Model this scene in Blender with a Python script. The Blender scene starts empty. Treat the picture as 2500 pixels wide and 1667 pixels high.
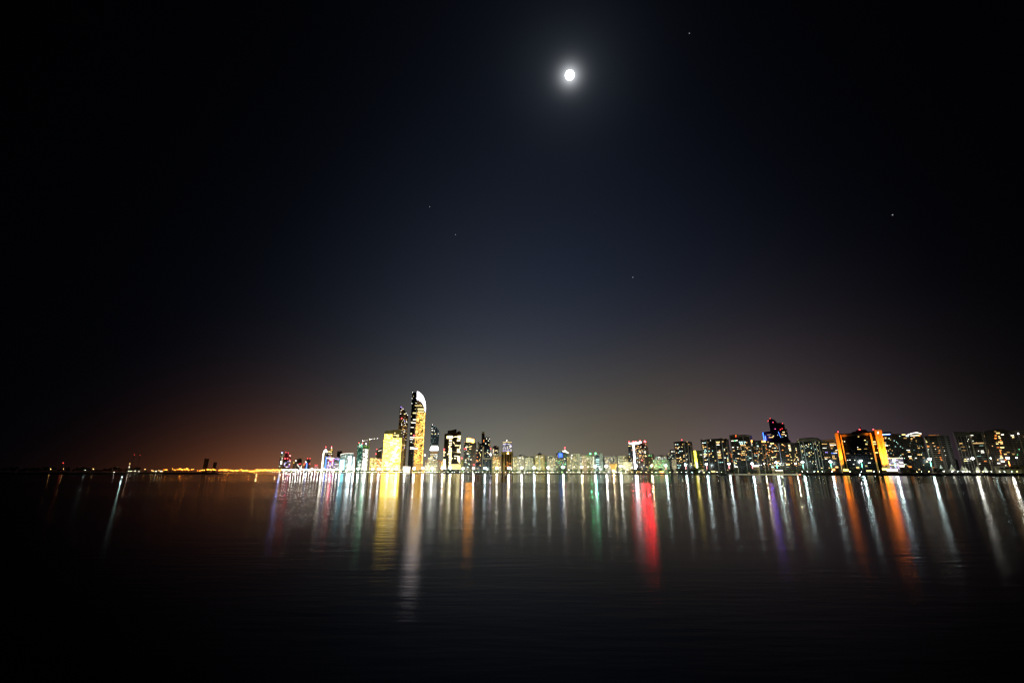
import bpy, bmesh, math, random
from mathutils import Vector, Matrix
random.seed(7)
C = bpy.context.scene.collection
sc = bpy.context.scene
rad = math.radians

# ------------------------------------------------------------------ camera
PW, PH, F = 2500.0, 1667.0, 1090.0
CAMZ = 3.5
TILT = math.atan(320.5 / F)
ROLL = rad(0.12)
Rcam = Matrix.Rotation(math.pi / 2 + TILT, 3, 'X') @ Matrix.Rotation(ROLL, 3, 'Z')
cd = bpy.data.cameras.new('camera'); cam = bpy.data.objects.new('camera', cd); C.objects.link(cam)
cam.location = (0, 0, CAMZ); cam.rotation_euler = Rcam.to_euler()
cd.sensor_width = 36; cd.lens = 36 * F / PW; cd.clip_start = 0.3; cd.clip_end = 30000
sc.camera = cam
CP = Vector((0, 0, CAMZ))
def ray(x, y):
    return Rcam @ Vector(((x - PW / 2) / F, (PH / 2 - y) / F, -1))

# ------------------------------------------------------------------ colour management, sampling
sc.view_settings.view_transform = 'Standard'; sc.view_settings.look = 'None'
sc.view_settings.exposure = 0; sc.view_settings.gamma = 1
sc.render.engine = 'CYCLES'
cy = sc.cycles
cy.use_denoising = True
cy.sample_clamp_indirect = 0; cy.sample_clamp_direct = 0
cy.max_bounces = 5; cy.diffuse_bounces = 1; cy.glossy_bounces = 3
cy.use_light_tree = True; cy.use_adaptive_sampling = False; cy.filter_width = 1.35

# ------------------------------------------------------------------ node helper
class NT:
    def __init__(s, tree):
        s.t = tree; s.n = tree.nodes; s.l = tree.links
    def new(s, typ, **kw):
        nd = s.n.new(typ)
        for k, v in kw.items(): setattr(nd, k, v)
        return nd
    def put(s, sock, v):
        if isinstance(v, bpy.types.NodeSocket): s.l.new(v, sock)
        elif v is not None: sock.default_value = v
    def m(s, op, a, b=None, c=None, clamp=False):
        nd = s.new('ShaderNodeMath', operation=op); nd.use_clamp = clamp
        for i, v in enumerate((a, b, c)):
            if v is not None: s.put(nd.inputs[i], v)
        return nd.outputs[0]
    def vm(s, op, a, b=None, scale=None):
        nd = s.new('ShaderNodeVectorMath', operation=op)
        s.put(nd.inputs[0], a)
        if b is not None: s.put(nd.inputs[1], b)
        if scale is not None: s.put(nd.inputs['Scale'], scale)
        return nd.outputs['Value'] if op in ('DOT_PRODUCT', 'LENGTH') else nd.outputs['Vector']
    def mixc(s, f, a, b):
        nd = s.new('ShaderNodeMix', data_type='RGBA')
        s.put(nd.inputs[0], f); s.put(nd.inputs[6], a); s.put(nd.inputs[7], b)
        return nd.outputs[2]
    def mixf(s, f, a, b):
        nd = s.new('ShaderNodeMix', data_type='FLOAT')
        s.put(nd.inputs[0], f); s.put(nd.inputs[2], a); s.put(nd.inputs[3], b)
        return nd.outputs[0]
    def noise(s, vec, scale, detail=2, rough=.5):
        nd = s.new('ShaderNodeTexNoise'); s.put(nd.inputs['Vector'], vec)
        nd.inputs['Scale'].default_value = scale; nd.inputs['Detail'].default_value = detail
        nd.inputs['Roughness'].default_value = rough
        return nd.outputs['Fac']
    def scol(s, f, col):      # colour * value
        return s.vm('SCALE', (col[0], col[1], col[2]), scale=f)

def rgba(c): return (c[0], c[1], c[2], 1)

# ------------------------------------------------------------------ night sky (moonlit, city glow near the horizon)
MOON_DIR = ray(1391, 185).normalized()
world = bpy.data.worlds.new('World'); sc.world = world; world.use_nodes = True
w = NT(world.node_tree); w.n.clear()
tc = w.new('ShaderNodeTexCoord'); D = w.vm('NORMALIZE', tc.outputs['Generated'])
sx = w.new('ShaderNodeSeparateXYZ'); w.put(sx.inputs[0], D)
X, Y, Z = sx.outputs
z = w.m('MAXIMUM', w.m('ABSOLUTE', Z), 0.0)
az = w.m('ARCTAN2', X, Y)
def gauss(v, c, s_):
    d = w.m('DIVIDE', w.m('SUBTRACT', v, c), s_)
    return w.m('EXPONENT', w.m('MULTIPLY', w.m('MULTIPLY', d, d), -1.0))
def expo(v, s_): return w.m('EXPONENT', w.m('DIVIDE', v, -s_))
# clumpy thin haze in the glow
hz = w.noise(w.vm('MULTIPLY', D, (2.2, 2.2, 9.0)), 1.3, 3)
hzf = w.m('ADD', .86, w.m('MULTIPLY', hz, .28))
g1 = w.m('MULTIPLY', w.m('MULTIPLY', gauss(z, 0, .197), gauss(az, .241, .340)), hzf)
g2 = w.m('MULTIPLY', w.m('MULTIPLY', expo(z, .102), gauss(az, -.10, .265)), hzf)
g3 = w.m('MULTIPLY', gauss(z, 0, .493), gauss(az, .055, .427))
g4 = w.m('MULTIPLY', expo(z, .058), gauss(az, -.444, .176))
g5 = w.m('MULTIPLY', expo(z, .099), gauss(az, .516, .206))
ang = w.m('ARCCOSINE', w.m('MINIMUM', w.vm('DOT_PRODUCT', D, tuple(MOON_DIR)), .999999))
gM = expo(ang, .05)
gM0 = expo(ang, .0085)  # core of the lunar aureole, painted into the sky as overexposed bleed
gM2 = expo(ang, .30)
terms = [w.scol(g1, (.0820, .0551, .0016)), w.scol(g2, (.2283, .2199, .1532)), w.scol(g3, (.0229, .0334, .0629)),
         w.scol(g4, (.1885, .0430, .0016)), w.scol(g5, (.1088, .0721, .1125)),
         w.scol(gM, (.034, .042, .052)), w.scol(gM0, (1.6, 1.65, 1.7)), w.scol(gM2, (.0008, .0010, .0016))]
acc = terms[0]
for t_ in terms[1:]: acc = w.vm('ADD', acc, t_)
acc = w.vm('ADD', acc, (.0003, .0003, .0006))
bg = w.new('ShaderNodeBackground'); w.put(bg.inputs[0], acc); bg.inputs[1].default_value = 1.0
wo = w.new('ShaderNodeOutputWorld'); w.l.new(bg.outputs[0], wo.inputs[0])
world.cycles.sampling_method = 'AUTOMATIC'

# moonlight
sd = bpy.data.lights.new('moonlight', 'SUN'); so = bpy.data.objects.new('moonlight', sd); C.objects.link(so)
sd.energy = 0.012; sd.angle = rad(.5); sd.color = (.85, .92, 1)
so.rotation_euler = MOON_DIR.to_track_quat('Z', 'Y').to_euler(); so.location = (0, 0, 500)

# ------------------------------------------------------------------ shore geometry: a straight waterfront running away to the left
Y0, K = 1450.0, 0.79
SEC = math.sqrt(1 + K * K)
def uof(x, y=1150):
    d = ray(x, y); return d.x / d.y
def shoreY(u, setback=0.0): return (Y0 + setback * SEC) / (1 + K * u)
SH_T = Vector((1, -K, 0)).normalized()          # along the shore
SH_N = Vector((-K, -1, 0)).normalized()         # towards the water
def on_shore(x, setback, y=1150):
    u = uof(x, y); Yv = shoreY(u, setback); return Vector((u * Yv, Yv, 0))
LAND = 2.2

# ------------------------------------------------------------------ object helpers
def tag(o, label=None, cat=None, group=None, kind=None):
    if label: o['label'] = label
    if cat: o['category'] = cat
    if group: o['group'] = group
    if kind: o['kind'] = kind
    return o
def empty(name, loc, label=None, cat=None, group=None, rz=0):
    o = bpy.data.objects.new(name, None); C.objects.link(o); o.location = loc; o.rotation_euler = (0, 0, rz)
    o.empty_display_size = .5
    return tag(o, label, cat, group)
def mobj(name, bm, mats, parent=None, loc=(0, 0, 0), smooth=False):
    me = bpy.data.meshes.new(name); bm.normal_update(); bm.to_mesh(me); bm.free()
    for m_ in (mats if isinstance(mats, (list, tuple)) else [mats]): me.materials.append(m_)
    if smooth:
        for p in me.polygons: p.use_smooth = True
    o = bpy.data.objects.new(name, me); C.objects.link(o); o.location = loc
    if parent is not None: o.parent = parent
    return o
def link_mesh(name, me, parent=None, mat=None):
    o = bpy.data.objects.new(name, me); C.objects.link(o)
    if parent is not None: o.parent = parent
    if mat is not None: o.matrix_local = mat
    return o
def box(bm, c, s, rot=None, mi=0):
    m_ = Matrix.Translation(c) @ (rot.to_4x4() if rot is not None else Matrix.Identity(4)) @ Matrix.Diagonal((*s, 1))
    r = bmesh.ops.create_cube(bm, size=1, matrix=m_)
    for f in {f for v in r['verts'] for f in v.link_faces}: f.material_index = mi
def tube(bm, p, q, r0, r1=None, n=8, mi=0, caps=True):
    p, q = Vector(p), Vector(q); d = q - p; r1 = r0 if r1 is None else r1
    m_ = Matrix.Translation((p + q) / 2) @ d.to_track_quat('Z', 'Y').to_matrix().to_4x4()
    r = bmesh.ops.create_cone(bm, cap_ends=caps, segments=n, radius1=r0, radius2=r1, depth=d.length, matrix=m_)
    for f in {f for v in r['verts'] for f in v.link_faces}: f.material_index = mi
def ball(bm, c, r, sub=2, mi=0, sc_=(1, 1, 1)):
    rr = bmesh.ops.create_icosphere(bm, subdivisions=sub, radius=r, matrix=Matrix.Translation(c) @ Matrix.Diagonal((*sc_, 1)))
    for f in {f for v in rr['verts'] for f in v.link_faces}: f.material_index = mi

# ------------------------------------------------------------------ materials
_mc = {}
def plain(name, col, rough=.7, metal=0.0, var=.25, scale=.2):
    if name in _mc: return _mc[name]
    m_ = bpy.data.materials.new(name); m_.use_nodes = True; t = NT(m_.node_tree); t.n.clear()
    o_ = t.new('ShaderNodeOutputMaterial'); b = t.new('ShaderNodeBsdfPrincipled')
    tcx = t.new('ShaderNodeTexCoord'); nz = t.noise(tcx.outputs['Object'], scale, 4)
    k = t.m('ADD', 1 - var / 2, t.m('MULTIPLY', nz, var))
    t.put(b.inputs['Base Color'], t.scol(k, col)); b.inputs['Roughness'].default_value = rough; b.inputs['Metallic'].default_value = metal
    t.l.new(b.outputs[0], o_.inputs[0]); _mc[name] = m_; return m_
def glow(name, col, strength, sample=True):
    if name in _mc: return _mc[name]
    m_ = bpy.data.materials.new(name); m_.use_nodes = True; t = NT(m_.node_tree); t.n.clear()
    o_ = t.new('ShaderNodeOutputMaterial'); e = t.new('ShaderNodeEmission')
    e.inputs[0].default_value = rgba(col); e.inputs[1].default_value = strength
    t.l.new(e.outputs[0], o_.inputs[0]); m_.cycles.emission_sampling = 'AUTO' if sample else 'NONE'
    _mc[name] = m_; return m_
_seed = [0]
def fac(wall, glass=(.02, .025, .03), fh=3.6, bw=3.4, wx=.7, wy=.6, p=.06, a=(1, .62, .25), b=(1, .95, .8), st=1.2,
        cl=1.0, rib=0.0, base=0.0, basecol=(1, 1, 1), fl=0.0, name='facade_cladding', rough=.7):
    """Cladding with a window grid in metres (uv). p: share of lit windows, cl: clustering, fl: share of floors lit through,
    rib: piers every 3 bays, base: glow added over the rest of the glazing."""
    _seed[0] += 1; sd_ = _seed[0] * 7.31
    m_ = bpy.data.materials.new(name); m_.use_nodes = True; t = NT(m_.node_tree); t.n.clear()
    uv = t.new('ShaderNodeUVMap'); s_ = t.new('ShaderNodeSeparateXYZ'); t.put(s_.inputs[0], uv.outputs[0])
    U = t.m('DIVIDE', s_.outputs[0], bw); V = t.m('DIVIDE', s_.outputs[1], fh)
    fu, fv = t.m('FRACT', U), t.m('FRACT', V); iu, iv = t.m('FLOOR', U), t.m('FLOOR', V)
    mu = t.m('LESS_THAN', t.m('ABSOLUTE', t.m('SUBTRACT', fu, .5)), wx / 2) if wx < 1 else 1.0
    mv = t.m('LESS_THAN', t.m('ABSOLUTE', t.m('SUBTRACT', fv, .5)), wy / 2) if wy < 1 else 1.0
    mask = t.m('MULTIPLY', mu, mv)
    if rib:
        rr = t.m('FRACT', t.m('DIVIDE', U, 3.0)); mask = t.m('MULTIPLY', mask, t.m('GREATER_THAN', rr, rib))
    cmb = t.new('ShaderNodeCombineXYZ'); t.put(cmb.inputs[0], t.m('ADD', iu, sd_)); t.put(cmb.inputs[1], iv); cmb.inputs[2].default_value = sd_
    wn = t.new('ShaderNodeTexWhiteNoise', noise_dimensions='3D'); t.put(wn.inputs['Vector'], cmb.outputs[0])
    sc_ = t.new('ShaderNodeSeparateColor'); t.put(sc_.inputs[0], wn.outputs['Color'])
    pn = t.noise(t.vm('ADD', t.vm('MULTIPLY', uv.outputs[0], (1, .8, 1)), (sd_, sd_, 0)), .055, 2)
    pl = t.m('MULTIPLY', p, t.m('ADD', 1 - cl, t.m('MULTIPLY', t.m('MULTIPLY', pn, pn), 4 * cl)))
    lit = t.m('LESS_THAN', wn.outputs['Value'], pl)
    if fl > 0:
        c2 = t.new('ShaderNodeCombineXYZ'); t.put(c2.inputs[0], t.m('ADD', iv, sd_)); c2.inputs[1].default_value = sd_
        w2 = t.new('ShaderNodeTexWhiteNoise', noise_dimensions='2D'); t.put(w2.inputs['Vector'], c2.outputs[0])
        lit = t.m('MAXIMUM', lit, t.m('LESS_THAN', w2.outputs['Value'], fl))
    bs = t.new('ShaderNodeBsdfPrincipled')
    nz = t.noise(uv.outputs[0], .05, 4)
    wl = t.scol(t.m('ADD', .8, t.m('MULTIPLY', nz, .4)), wall)
    t.put(bs.inputs['Base Color'], t.mixc(mask, wl, rgba(glass)))
    t.put(bs.inputs['Roughness'], t.mixf(mask, rough, .18))
    ec = t.mixc(sc_.outputs[0], rgba(a), rgba(b))
    ek = t.m('MULTIPLY', t.m('MULTIPLY', lit, mask), t.m('MULTIPLY', st, t.m('ADD', .35, t.m('MULTIPLY', sc_.outputs[1], 1.1))))
    em = t.vm('SCALE', ec, scale=ek)
    if base: em = t.vm('ADD', em, t.vm('SCALE', basecol, scale=t.m('MULTIPLY', mask, t.m('MULTIPLY', base, t.m('ADD', .5, sc_.outputs[2])))))
    t.put(bs.inputs['Emission Color'], em); bs.inputs['Emission Strength'].default_value = 1.0
    o_ = t.new('ShaderNodeOutputMaterial'); t.l.new(bs.outputs[0], o_.inputs[0]); m_.cycles.emission_sampling = 'NONE'
    return m_

WARM, YEL, WHT, COOL, ORG, BLUE, RED, GRN = (1, .58, .2), (1, .78, .3), (1, .95, .8), (.65, 1, .95), (1, .3, .05), (.08, .2, 1), (1, .04, .05), (.2, 1, .35)
WM = {'w': glow('warm_window', WARM, 1.7, False), 'y': glow('yellow_window', YEL, 2.1, False), 'n': glow('white_window', WHT, 2.2, False),
      'c': glow('cool_window', COOL, 1.6, False), 'o': glow('orange_window', ORG, 1.7, False), 'd': glow('dim_amber_window', WARM, .5, False),
      'b': glow('blue_light', BLUE, 3.0, False), 'r': glow('red_window', RED, 2.6, False), 't': glow('dim_teal_window', (.5, .9, .8), .45, False),
      'W': glow('bright_white_light', (1, .98, .92), 6, False), 'Y': glow('bright_yellow_light', (1, .70, .12), 6, False),
      'O': glow('bright_orange_light', (1, .34, .06), 8, False), 'B': glow('bright_blue_light', (.12, .25, 1), 8, False),
      'R': glow('bright_red_light', (1, .05, .06), 10, False), 'g': glow('green_light', GRN, 3, False), 'G': glow('gold_facade_glow', (1, .54, .09), 2.2, False), 'v': glow('violet_light', (.45, .3, 1), 2.5, False)}
ROOF = plain('roof_concrete', (.16, .15, .14), .9)
STEEL = plain('galvanised_steel', (.35, .36, .36), .45, .7)
DARKST = plain('dark_steel', (.04, .04, .045), .5, .5)

_cube = {}
def cube_mesh(mat):
    if mat.name not in _cube:
        bm = bmesh.new(); bmesh.ops.create_cube(bm, size=1); me = bpy.data.meshes.new('window'); bm.to_mesh(me); bm.free()
        me.materials.append(mat); _cube[mat.name] = me
    return _cube[mat.name]
_ball = {}
def ball_mesh(mat, name='beacon'):
    if mat.name not in _ball:
        bm = bmesh.new(); bmesh.ops.create_icosphere(bm, subdivisions=1, radius=1); me = bpy.data.meshes.new(name); bm.to_mesh(me); bm.free()
        me.materials.append(mat); _ball[mat.name] = me
    return _ball[mat.name]

_pl = {}
def point(parent, loc, power, col, size=.6, name='lamp_light'):
    k = (round(power), tuple(col), size)
    if k not in _pl:
        ld = bpy.data.lights.new(name, 'POINT'); ld.energy = power; ld.color = col; ld.shadow_soft_size = size; _pl[k] = ld
    lo = bpy.data.objects.new(name, _pl[k]); C.objects.link(lo); lo.parent = parent; lo.location = loc; return lo
class Bld:
    """One building: an Empty at its base; outlines are given in photograph pixels and laid on a facade plane at its real distance."""
    def __init__(s, name, label, x, y, setback, yaw=None, cat='building', group=None):
        u = uof(x, y); Yv = shoreY(u, setback); s.A = Vector((u * Yv, Yv, LAND))
        va = math.degrees(math.atan(u))
        if yaw is None: yaw = min(38.0, va + (9 if x > 1250 else 5))
        s.N = Vector((-math.sin(rad(yaw)), -math.cos(rad(yaw)), 0)); s.T = Vector((math.cos(rad(yaw)), -math.sin(rad(yaw)), 0))
        s.root = empty(name, s.A, label, cat, group); s.rng = random.Random(int(x * 13 + y)); s.count = 0
        s.R3 = Matrix((s.T, -s.N, Vector((0, 0, 1)))).transposed()
    def P(s, x, y, off=0.0):
        d = ray(x, y); n = s.N; o = s.A + n * off
        t = (o - CP).dot(n) / d.dot(n); p = CP + d * t
        return (p - s.A).dot(s.T), p.z
    def vol(s, name, pts, mat, depth=22, off=0.0, closed=False, zb=None, roof=None, parent=None, top=None):
        zb = LAND if zb is None else zb
        q = [s.P(x, y, off) for x, y in pts]
        if not closed: q = [(q[0][0], zb)] + q + [(q[-1][0], zb)]
        bm = bmesh.new(); uvl = bm.loops.layers.uv.new('UVMap')
        def W(sv, zv, dv): return s.T * sv + Vector((0, 0, zv - LAND)) + s.N * (off - dv)
        fr = [bm.verts.new(W(a_, z_, 0)) for a_, z_ in q]; bk = [bm.verts.new(W(a_, z_, depth)) for a_, z_ in q]
        bm.faces.new(fr); bm.faces.new(bk[::-1]); n = len(q)
        for i in range(n):
            j = (i + 1) % n
            bm.faces.new((fr[j], fr[i], bk[i], bk[j]))
        bmesh.ops.recalc_face_normals(bm, faces=bm.faces)
        for f in bm.faces:
            f.normal_update(); nn = f.normal
            if nn.z > .35: f.material_index = 1
            for lp in f.loops:
                co = lp.vert.co
                if abs(nn.dot(s.N)) > .6: uvv = (co.dot(s.T), co.z)
                else: uvv = (co.dot(s.N) + 500, co.z)
                lp[uvl].uv = uvv
        return mobj(name, bm, [mat, roof or ROOF], parent or s.root)
    def box(s, name, xl, xr, yt, mat, yt2=None, **k):
        return s.vol(name, [(xl, yt), (xr, yt if yt2 is None else yt2)], mat, **k)
    def win(s, x, y, wpx, hpx, key='y', off=.25, name='window', thick=.3, parent=None):
        """centre and size in photograph pixels"""
        a, z0 = s.P(x - wpx / 2, y, off); b, _ = s.P(x + wpx / 2, y, off); _, z1 = s.P(x, y - hpx / 2, off); _, z2 = s.P(x, y + hpx / 2, off)
        c = s.T * ((a + b) / 2) + s.N * off + Vector((0, 0, (z1 + z2) / 2 - LAND))
        m_ = Matrix.Translation(c) @ s.R3.to_4x4() @ Matrix.Diagonal((abs(b - a), thick, abs(z1 - z2), 1))
        s.count += 1
        return link_mesh(name, cube_mesh(WM[key] if isinstance(key, str) else key), parent or s.root, m_)
    def wins(s, n, x0, x1, y0, y1, keys='ywnc', wr=(1.6, 4.0), hr=(1.0, 1.5), off=.25, dy=3.3, dx=2.3, lean=True):
        """n lit windows strewn over the storeys between the corner pixels (x at the height y0)"""
        sl = (((x0 + x1) / 2) - PW / 2) / 3700 if lean else 0
        used = set()
        for _ in range(n):
            if s.count >= 98: return
            for _try in range(8):
                r = s.rng.randint(0, max(0, int((y1 - y0) / dy))); c = s.rng.randint(0, max(0, int((x1 - x0) / dx)))
                if (r, c) not in used: break
            used.add((r, c)); y = y0 + r * dy; wv = s.rng.uniform(*wr)
            x = min(x0 + c * dx, x1 - wv / 2) ; x = max(x, x0 + wv / 2) + (y - y0) * sl
            s.win(x, y, wv, s.rng.uniform(*hr), s.rng.choice(keys), off)
    def beacon(s, x, y, key='R', r=.9, off=.5, name='beacon_light', col=None, strength=None):
        a, z_ = s.P(x, y, off); c = s.T * a + s.N * off + Vector((0, 0, z_ - LAND))
        mat = WM[key] if isinstance(key, str) else key; s.last = c
        return link_mesh(name, ball_mesh(mat), s.root, Matrix.Translation(c) @ Matrix.Diagonal((r, r, r, 1)))
    def mast(s, x, y0, y1, r=.3, off=-3, name='antenna', mat=None):
        a, z0 = s.P(x, y0, off); _, z1 = s.P(x, y1, off)
        bm = bmesh.new(); c = s.T * a + s.N * off
        tube(bm, c + Vector((0, 0, z0 - LAND)), c + Vector((0, 0, z1 - LAND)), r * .6, r, 6)
        return mobj(name, bm, mat or DARKST, s.root)

BEAC = glow('aviation_red_lamp', (1, .04, .05), 12, False)
RSTRONG = glow('strong_red_lamp', (1, .03, .035), 30, False)
WHITEB = glow('white_roof_lamp', (1, .97, .9), 12, False)
GRNB = glow('green_roof_lamp', (.1, 1, .3), 14, False)

# ================================================================== SETTING
# water ------------------------------------------------------------
def water_mat():
    m_ = bpy.data.materials.new('night_sea'); m_.use_nodes = True; t = NT(m_.node_tree); t.n.clear()
    o_ = t.new('ShaderNodeOutputMaterial'); g = t.new('ShaderNodeNewGeometry'); P = g.outputs['Position']
    s_ = t.new('ShaderNodeSeparateXYZ'); t.put(s_.inputs[0], P)
    # calm and ruffled lanes lie across the bay, their edges wander a little
    wob = t.m('SUBTRACT', t.noise(t.vm('MULTIPLY', P, (.004, .012, 1)), 1, 3), .5)
    dist = t.m('ADD', s_.outputs[1], t.m('MULTIPLY', wob, t.m('MULTIPLY', s_.outputs[1], .10)))
    lg = t.m('LOGARITHM', t.m('MAXIMUM', dist, 2.0), 10.0)
    cr = t.new('ShaderNodeValToRGB'); e = cr.color_ramp; e.interpolation = 'LINEAR'
    t.put(cr.inputs[0], t.m('DIVIDE', lg, 4.0))
    stops = [(4, .175), (15, .178), (40, .18), (66, .175), (73, .13), (98, .12), (106, .165), (168, .165), (185, .115), (420, .115), (520, .15), (800, .15), (1500, .12), (5000, .11)]
    for i, (d_, r_) in enumerate(stops):
        pos = math.log10(d_) / 4
        el = e.elements[i] if i < 2 else e.elements.new(pos)
        el.position = pos; el.color = (r_, r_, r_, 1)
    sc2 = t.new('ShaderNodeSeparateColor'); t.put(sc2.inputs[0], cr.outputs[0])
    rgh = t.m('MULTIPLY', sc2.outputs[0], WROUGH)
    gl = t.new('ShaderNodeBsdfGlossy', distribution='BECKMANN'); gl.inputs['Color'].default_value = (.58, .59, .61, 1)
    t.put(gl.inputs['Roughness'], rgh)
    # long low swell and cat's-paws
    n1 = t.noise(t.vm('MULTIPLY', P, (.5, 2.2, 1)), 1.0, 2, .5)
    n2 = t.noise(t.vm('MULTIPLY', P, (.08, .5, 1)), 1.0, 2, .5)
    fade = t.m('MINIMUM', t.m('DIVIDE', 60.0, t.m('MAXIMUM', s_.outputs[1], 1.0)), 1.0)
    bp = t.new('ShaderNodeBump'); bp.inputs['Distance'].default_value = 1.0; bp.inputs['Strength'].default_value = 1.0
    t.put(bp.inputs['Height'], t.m('MULTIPLY', fade, t.m('ADD', t.m('MULTIPLY', n1, .010), t.m('MULTIPLY', n2, .016))))
    t.l.new(bp.outputs[0], gl.inputs['Normal'])
    df = t.new('ShaderNodeBsdfDiffuse'); df.inputs[0].default_value = (.0012, .0022, .0032, 1)
    fr = t.new('ShaderNodeFresnel'); fr.inputs[0].default_value = 1.333
    mx = t.new('ShaderNodeMixShader'); t.l.new(fr.outputs[0], mx.inputs[0]); t.l.new(df.outputs[0], mx.inputs[1]); t.l.new(gl.outputs[0], mx.inputs[2])
    t.l.new(mx.outputs[0], o_.inputs[0]); return m_
WROUGH = 1.0
bm = bmesh.new()
vs = [bm.verts.new(p) for p in ((-14000, -600, 0), (14000, -600, 0), (14000, 14000, 0), (-14000, 14000, 0))]; bm.faces.new(vs)
tag(mobj('water', bm, water_mat()), kind='structure')

# city ground ------------------------------------------------------
QUAY = plain('quay_concrete', (.16, .15, .13), .85, scale=.4)
PAVE = plain('promenade_paving', (.20, .18, .15), .85, scale=.05)
SAND = plain('beach_sand', (.55, .47, .32), .95, scale=.3)
ROCK = plain('dark_armour_rock', (.05, .047, .042), .9, scale=.6, var=.8)
bm = bmesh.new()
a = on_shore(655, 0); b = Vector((1500, Y0 - K * 1500, 0))
far = SH_N * -5000
for z_ in (LAND,):
    vs = [bm.verts.new(p + Vector((0, 0, z_))) for p in (a, b, b + far, a + far)]; f = bm.faces.new(vs)
    vb = [bm.verts.new(p + Vector((0, 0, -2))) for p in (a, b)]
    f2 = bm.faces.new((vs[0], vb[0], vb[1], vs[1])); f2.material_index = 1
    vc = bm.verts.new(a + far + Vector((0, 0, -2))); f3 = bm.faces.new((vs[0], vs[3], vc, vb[0])); f3.material_index = 1
tag(mobj('ground', bm, [PAVE, QUAY]), kind='structure')
# lawn strip behind the promenade
bm = bmesh.new()
a2, b2 = a + SH_N * -14, b + SH_N * -14
vs = [bm.verts.new(p + Vector((0, 0, LAND + .01))) for p in (a2, b2, b2 + SH_N * -26, a2 + SH_N * -26)]; bm.faces.new(vs)
tag(mobj('lawn', bm, plain('lawn_green', (.05, .09, .025), .95)), kind='structure')
# road
bm = bmesh.new()
a2, b2 = a + SH_N * -46, b + SH_N * -46
vs = [bm.verts.new(p + Vector((0, 0, LAND + .02))) for p in (a2, b2, b2 + SH_N * -24, a2 + SH_N * -24)]; bm.faces.new(vs)
tag(mobj('road', bm, plain('asphalt', (.05, .05, .05), .85)), kind='structure')
# beach
bm = bmesh.new(); NSEG = 24; top = []; bot = []; back = []
for i in range(NSEG + 1):
    x = 1775 + (1957 - 1775) * i / NSEG; p = on_shore(x, 0); k = math.sin(math.pi * i / NSEG) ** .5
    back.append(bm.verts.new(p + SH_N * -9 + Vector((0, 0, LAND + .35))))
    top.append(bm.verts.new(p + SH_N * (3 * k) + Vector((0, 0, LAND * (.98 * k + (1 - k)))) ))
    bot.append(bm.verts.new(p + SH_N * (14 * k + .4) + Vector((0, 0, -.3))))
for i in range(NSEG):
    bm.faces.new((back[i + 1], back[i], top[i], top[i + 1])); bm.faces.new((top[i + 1], top[i], bot[i], bot[i + 1]))
bmesh.ops.recalc_face_normals(bm, faces=bm.faces)
tag(mobj('beach', bm, SAND), kind='structure')

def rubble(name, x0, x1, h, wid, seed, n=60, x_taper=True, setb=-3):
    rng = random.Random(seed); bm = bmesh.new(); rows = []
    for i in range(n + 1):
        x = x0 + (x1 - x0) * i / n; p = on_shore(x, setb)
        k = min(1, i / 4) if x_taper else 1
        prof = [(wid * .5, -.4), (wid * .32, h * .5), (wid * .1, h), (-wid * .35, h), (-wid * .6, LAND - .2)]
        rows.append([bm.verts.new(p + SH_N * (d_ + rng.uniform(-1, 1)) + Vector((0, 0, z_ * k if z_ > 0 else z_)) + Vector((0, 0, rng.uniform(-.35, .35) if z_ > 0 else 0))) for d_, z_ in prof])
    for r0, r1 in zip(rows, rows[1:]):
        for j in range(len(r0) - 1): bm.faces.new((r0[j], r0[j + 1], r1[j + 1], r1[j]))
    bmesh.ops.recalc_face_normals(bm, faces=bm.faces)
    return mobj(name, bm, ROCK)
tag(rubble('rock_breakwater', 1948, 2600, 4.6, 16, 5, 140), 'long dark rock breakwater in front of the orange hotel and tents', 'breakwater')

# dark low island on the far side of the bay
def island():
    rng = random.Random(3); bm = bmesh.new(); n = 90; rows = []
    for i in range(n + 1):
        x = -260 + (556 + 260) * i / n; u = uof(x, 1155); Yv = 760 + 60 * math.sin(i * .11) + (120 * max(0, (i / n - .75) * 4)) * 1.0
        e = min(1, (n - i) / 5 + .05)
        dr = Vector((u, 1, 0)).normalized()
        p = Vector((u * Yv, Yv, 0))
        rows.append([bm.verts.new(p + dr * d_ + Vector((0, 0, z_ * e + (rng.uniform(-.2, .35) if z_ > 0 else 0)))) for d_, z_ in ((0, -.3), (4, 1.2), (16, 2.6), (90, 3.1), (150, -.3))])
    for r0, r1 in zip(rows, rows[1:]):
        for j in range(4): bm.faces.new((r0[j], r1[j], r1[j + 1], r0[j + 1]))
    bmesh.ops.recalc_face_normals(bm, faces=bm.faces)
    return mobj('island_terrain', bm, plain('island_scrub', (.035, .04, .02), .95, scale=.1))
tag(island(), kind='structure')

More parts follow.
